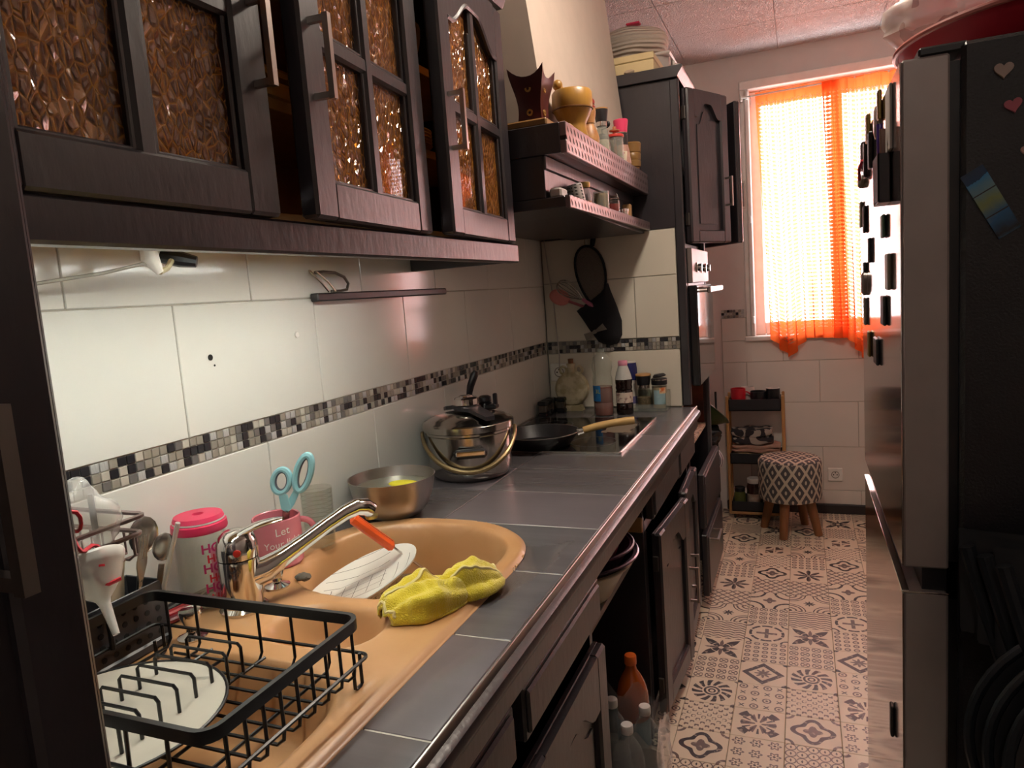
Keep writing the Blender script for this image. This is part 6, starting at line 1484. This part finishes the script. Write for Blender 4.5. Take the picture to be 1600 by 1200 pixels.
stm, nt, b = newmat('grey_stripes'); P(b, rough=.8); ux, uy, uz = coords(nt, 'Object', 1, 1, 1); nt.links.new(mixcol(nt, (uy * 60 + 20).fr() > .6, lin('#b5aeb0'), lin('#5d5a60')), b.inputs['Base Color'])
part(MB().sheet(lambda u, v: (.612 + .03 * sin(v * 2.4) + .006 * sin(u * 20), 3.66 + .13 * u, .565 - .10 * v - .03 * u), 16, 8).sheet(lambda u, v: (.605 + .03 * sin(v * 2.4) + .006 * sin(u * 20), 3.66 + .13 * u, .565 - .10 * v - .03 * u), 16, 8), 'cloth', stm, sp3, recalc=False)

# ------------------------------------------------------------------ in the gap under the worktop
NZ = .6125
def basin(c, r, h, mt, label, name='basin'):
    t = thing(name, label, 'basin', c); part(MB().lathe([(0, 0), (r * .62, 0), (r * .66, .004), (r * .95, h - .006), (r, h - .003), (r, h), (r * .94, h), (r * .64, .006), (0, .005)], c, 40), 'basin_wall', mt, t)
    part(MB().tube([(c[0] + r * cos(a), c[1] + r * sin(a), c[2] + h) for a in [k * PI / 24 for k in range(48)]], .004, 6, True), 'rim', mt, t)
basin((.455, 1.715, NZ), .165, .095, mat('cream_enamel', '#bfae93', .35), 'cream basin at the bottom of the stack in the open gap')
basin((.460, 1.715, NZ + .058), .178, .060, mat('steel_purple', '#6a5a66', .25, .6), 'wide steel bowl with purple sheen in the stack of basins')
basin((.478, 1.715, NZ + .066), .150, .075, mat('plum_plastic', '#5a3550', .4), 'plum plastic bowl nested in the steel bowl')
basin((.492, 1.710, NZ + .080), .122, .108, mat('raspberry_plastic', '#9a3048', .4), 'raspberry red bucket on top of the stack of basins', 'bucket')
def bottle(c, h, r, wall, cap, label, liq=None, grp=None, band=None):
    t = thing('drink_bottle', label, 'bottle', c, grp)
    k = h / .33
    prof = [(0, 0), (r * .9, 0), (r, .008 * k), (r, .08 * k), (r * .95, .085 * k), (r, .09 * k), (r, .17 * k), (r * .95, .175 * k), (r, .18 * k), (r, .205 * k), (r * .95, .232 * k), (r * .80, .257 * k), (r * .56, .278 * k), (r * .36, .292 * k), (r * .3, .308 * k), (0, .308 * k)]
    part(MB().lathe(prof, c, 28), 'bottle_wall', wall, t)
    part(MB().lathe([(0, .306 * k), (r * .36, .306 * k), (r * .37, .309 * k), (r * .37, .327 * k), (r * .33, .33 * k), (0, .33 * k)], c, 20), 'cap', cap, t)
    if band: part(MB().lathe([(r + .0006, .09 * k), (r + .0006, .165 * k), (r + .0002, .165 * k), (r + .0002, .09 * k)], c, 28, closed=True), 'label', band, t)
    return t
bottle((.565, 1.885, .0005), .365, .047, mat('orange_soda', '#b0531c', .08, trans=.25, spec=.7), mat('orange_cap', '#df6a22', .4), 'orange soda bottle with orange cap in the open gap', band=mat('teal_label', '#1f5a66', .4))
WATER = glass('water_bottle_plastic', '#e3e8e8', .08, 1.4, .10); WL = mat('navy_label', '#2b3050', .45, col2='#c9c4c0', scale=18, thr=(.30, .36)); WCAP = mat('white_bottle_cap', '#cfcac4', .4)
for k, (x, y) in enumerate(((.605, 1.650), (.632, 1.742), (.512, 1.662), (.540, 1.752))): bottle((x, y, .0005), .305, .043, WATER, WCAP, 'clear water bottle with navy label in the shrink-wrapped pack', None, 'water bottles in the gap', WL)
wrp = open_mb()
def wrap_pt(u, v):
    a = 2 * PI * u; x = .572 + .118 * max(-1, min(1, 1.3 * cos(a))); y = 1.700 + .108 * max(-1, min(1, 1.3 * sin(a)))
    n_ = noise.noise(Vector((cos(a) * 2.2, sin(a) * 2.2, v * 5))); return (x + .008 * n_ - .02 * (x - .572) * v, y + .008 * n_, .001 + (.30 + .045 * noise.noise(Vector((cos(a) * 3, sin(a) * 3, 9)))) * v)
wrp.sheet(wrap_pt, 64, 20, wrap=True)
solo(wrp, 'shrink_wrap', glass('shrink_film', '#f3f3f2', .15, 1.35, .22), 'torn clear shrink wrap round the pack of water bottles', 'wrapping', (.572, 1.70, .001), recalc=False, ang=60)

# ------------------------------------------------------------------ ceiling lamp of the room, then an added fill lamp
cl_ = thing('ceiling_lamp', 'round opal ceiling lamp above the passage', 'lamp', (.93, 1.97, ZC - .06))
part(MB().lathe([(0, 0), (.12, 0), (.13, -.008), (.13, -.014), (0, -.014)], (.93, 1.97, ZC), 32), 'ceiling_plate', WHITEPL, cl_)
EM2, nt, b = newmat('opal_lamp'); b.inputs['Emission Color'].default_value = (1, .86, .72, 1); b.inputs['Emission Strength'].default_value = 34
part(MB().lathe([(.118, -.014), (.115, -.035), (.09, -.058), (.05, -.070), (0, -.074)], (.93, 1.97, ZC), 32), 'opal_dome', EM2, cl_)
hl_ = thing('fill_lamp', 'small opal fill lamp added out of view by the kitchen entrance', 'lamp', (1.2, -.95, ZC - .05))  # unseen lamp added behind the camera to brighten the near side
part(MB().lathe([(0, 0), (.08, 0), (.085, -.008), (.085, -.014), (0, -.014)], (1.2, -.95, ZC), 28), 'ceiling_plate', WHITEPL, hl_)
EM3, nt, b = newmat('fill_lamp_glow'); b.inputs['Emission Color'].default_value = (1, .9, .8, 1); b.inputs['Emission Strength'].default_value = 17
part(MB().lathe([(.078, -.014), (.075, -.03), (.055, -.048), (0, -.056)], (1.2, -.95, ZC), 28), 'opal_dome', EM3, hl_)
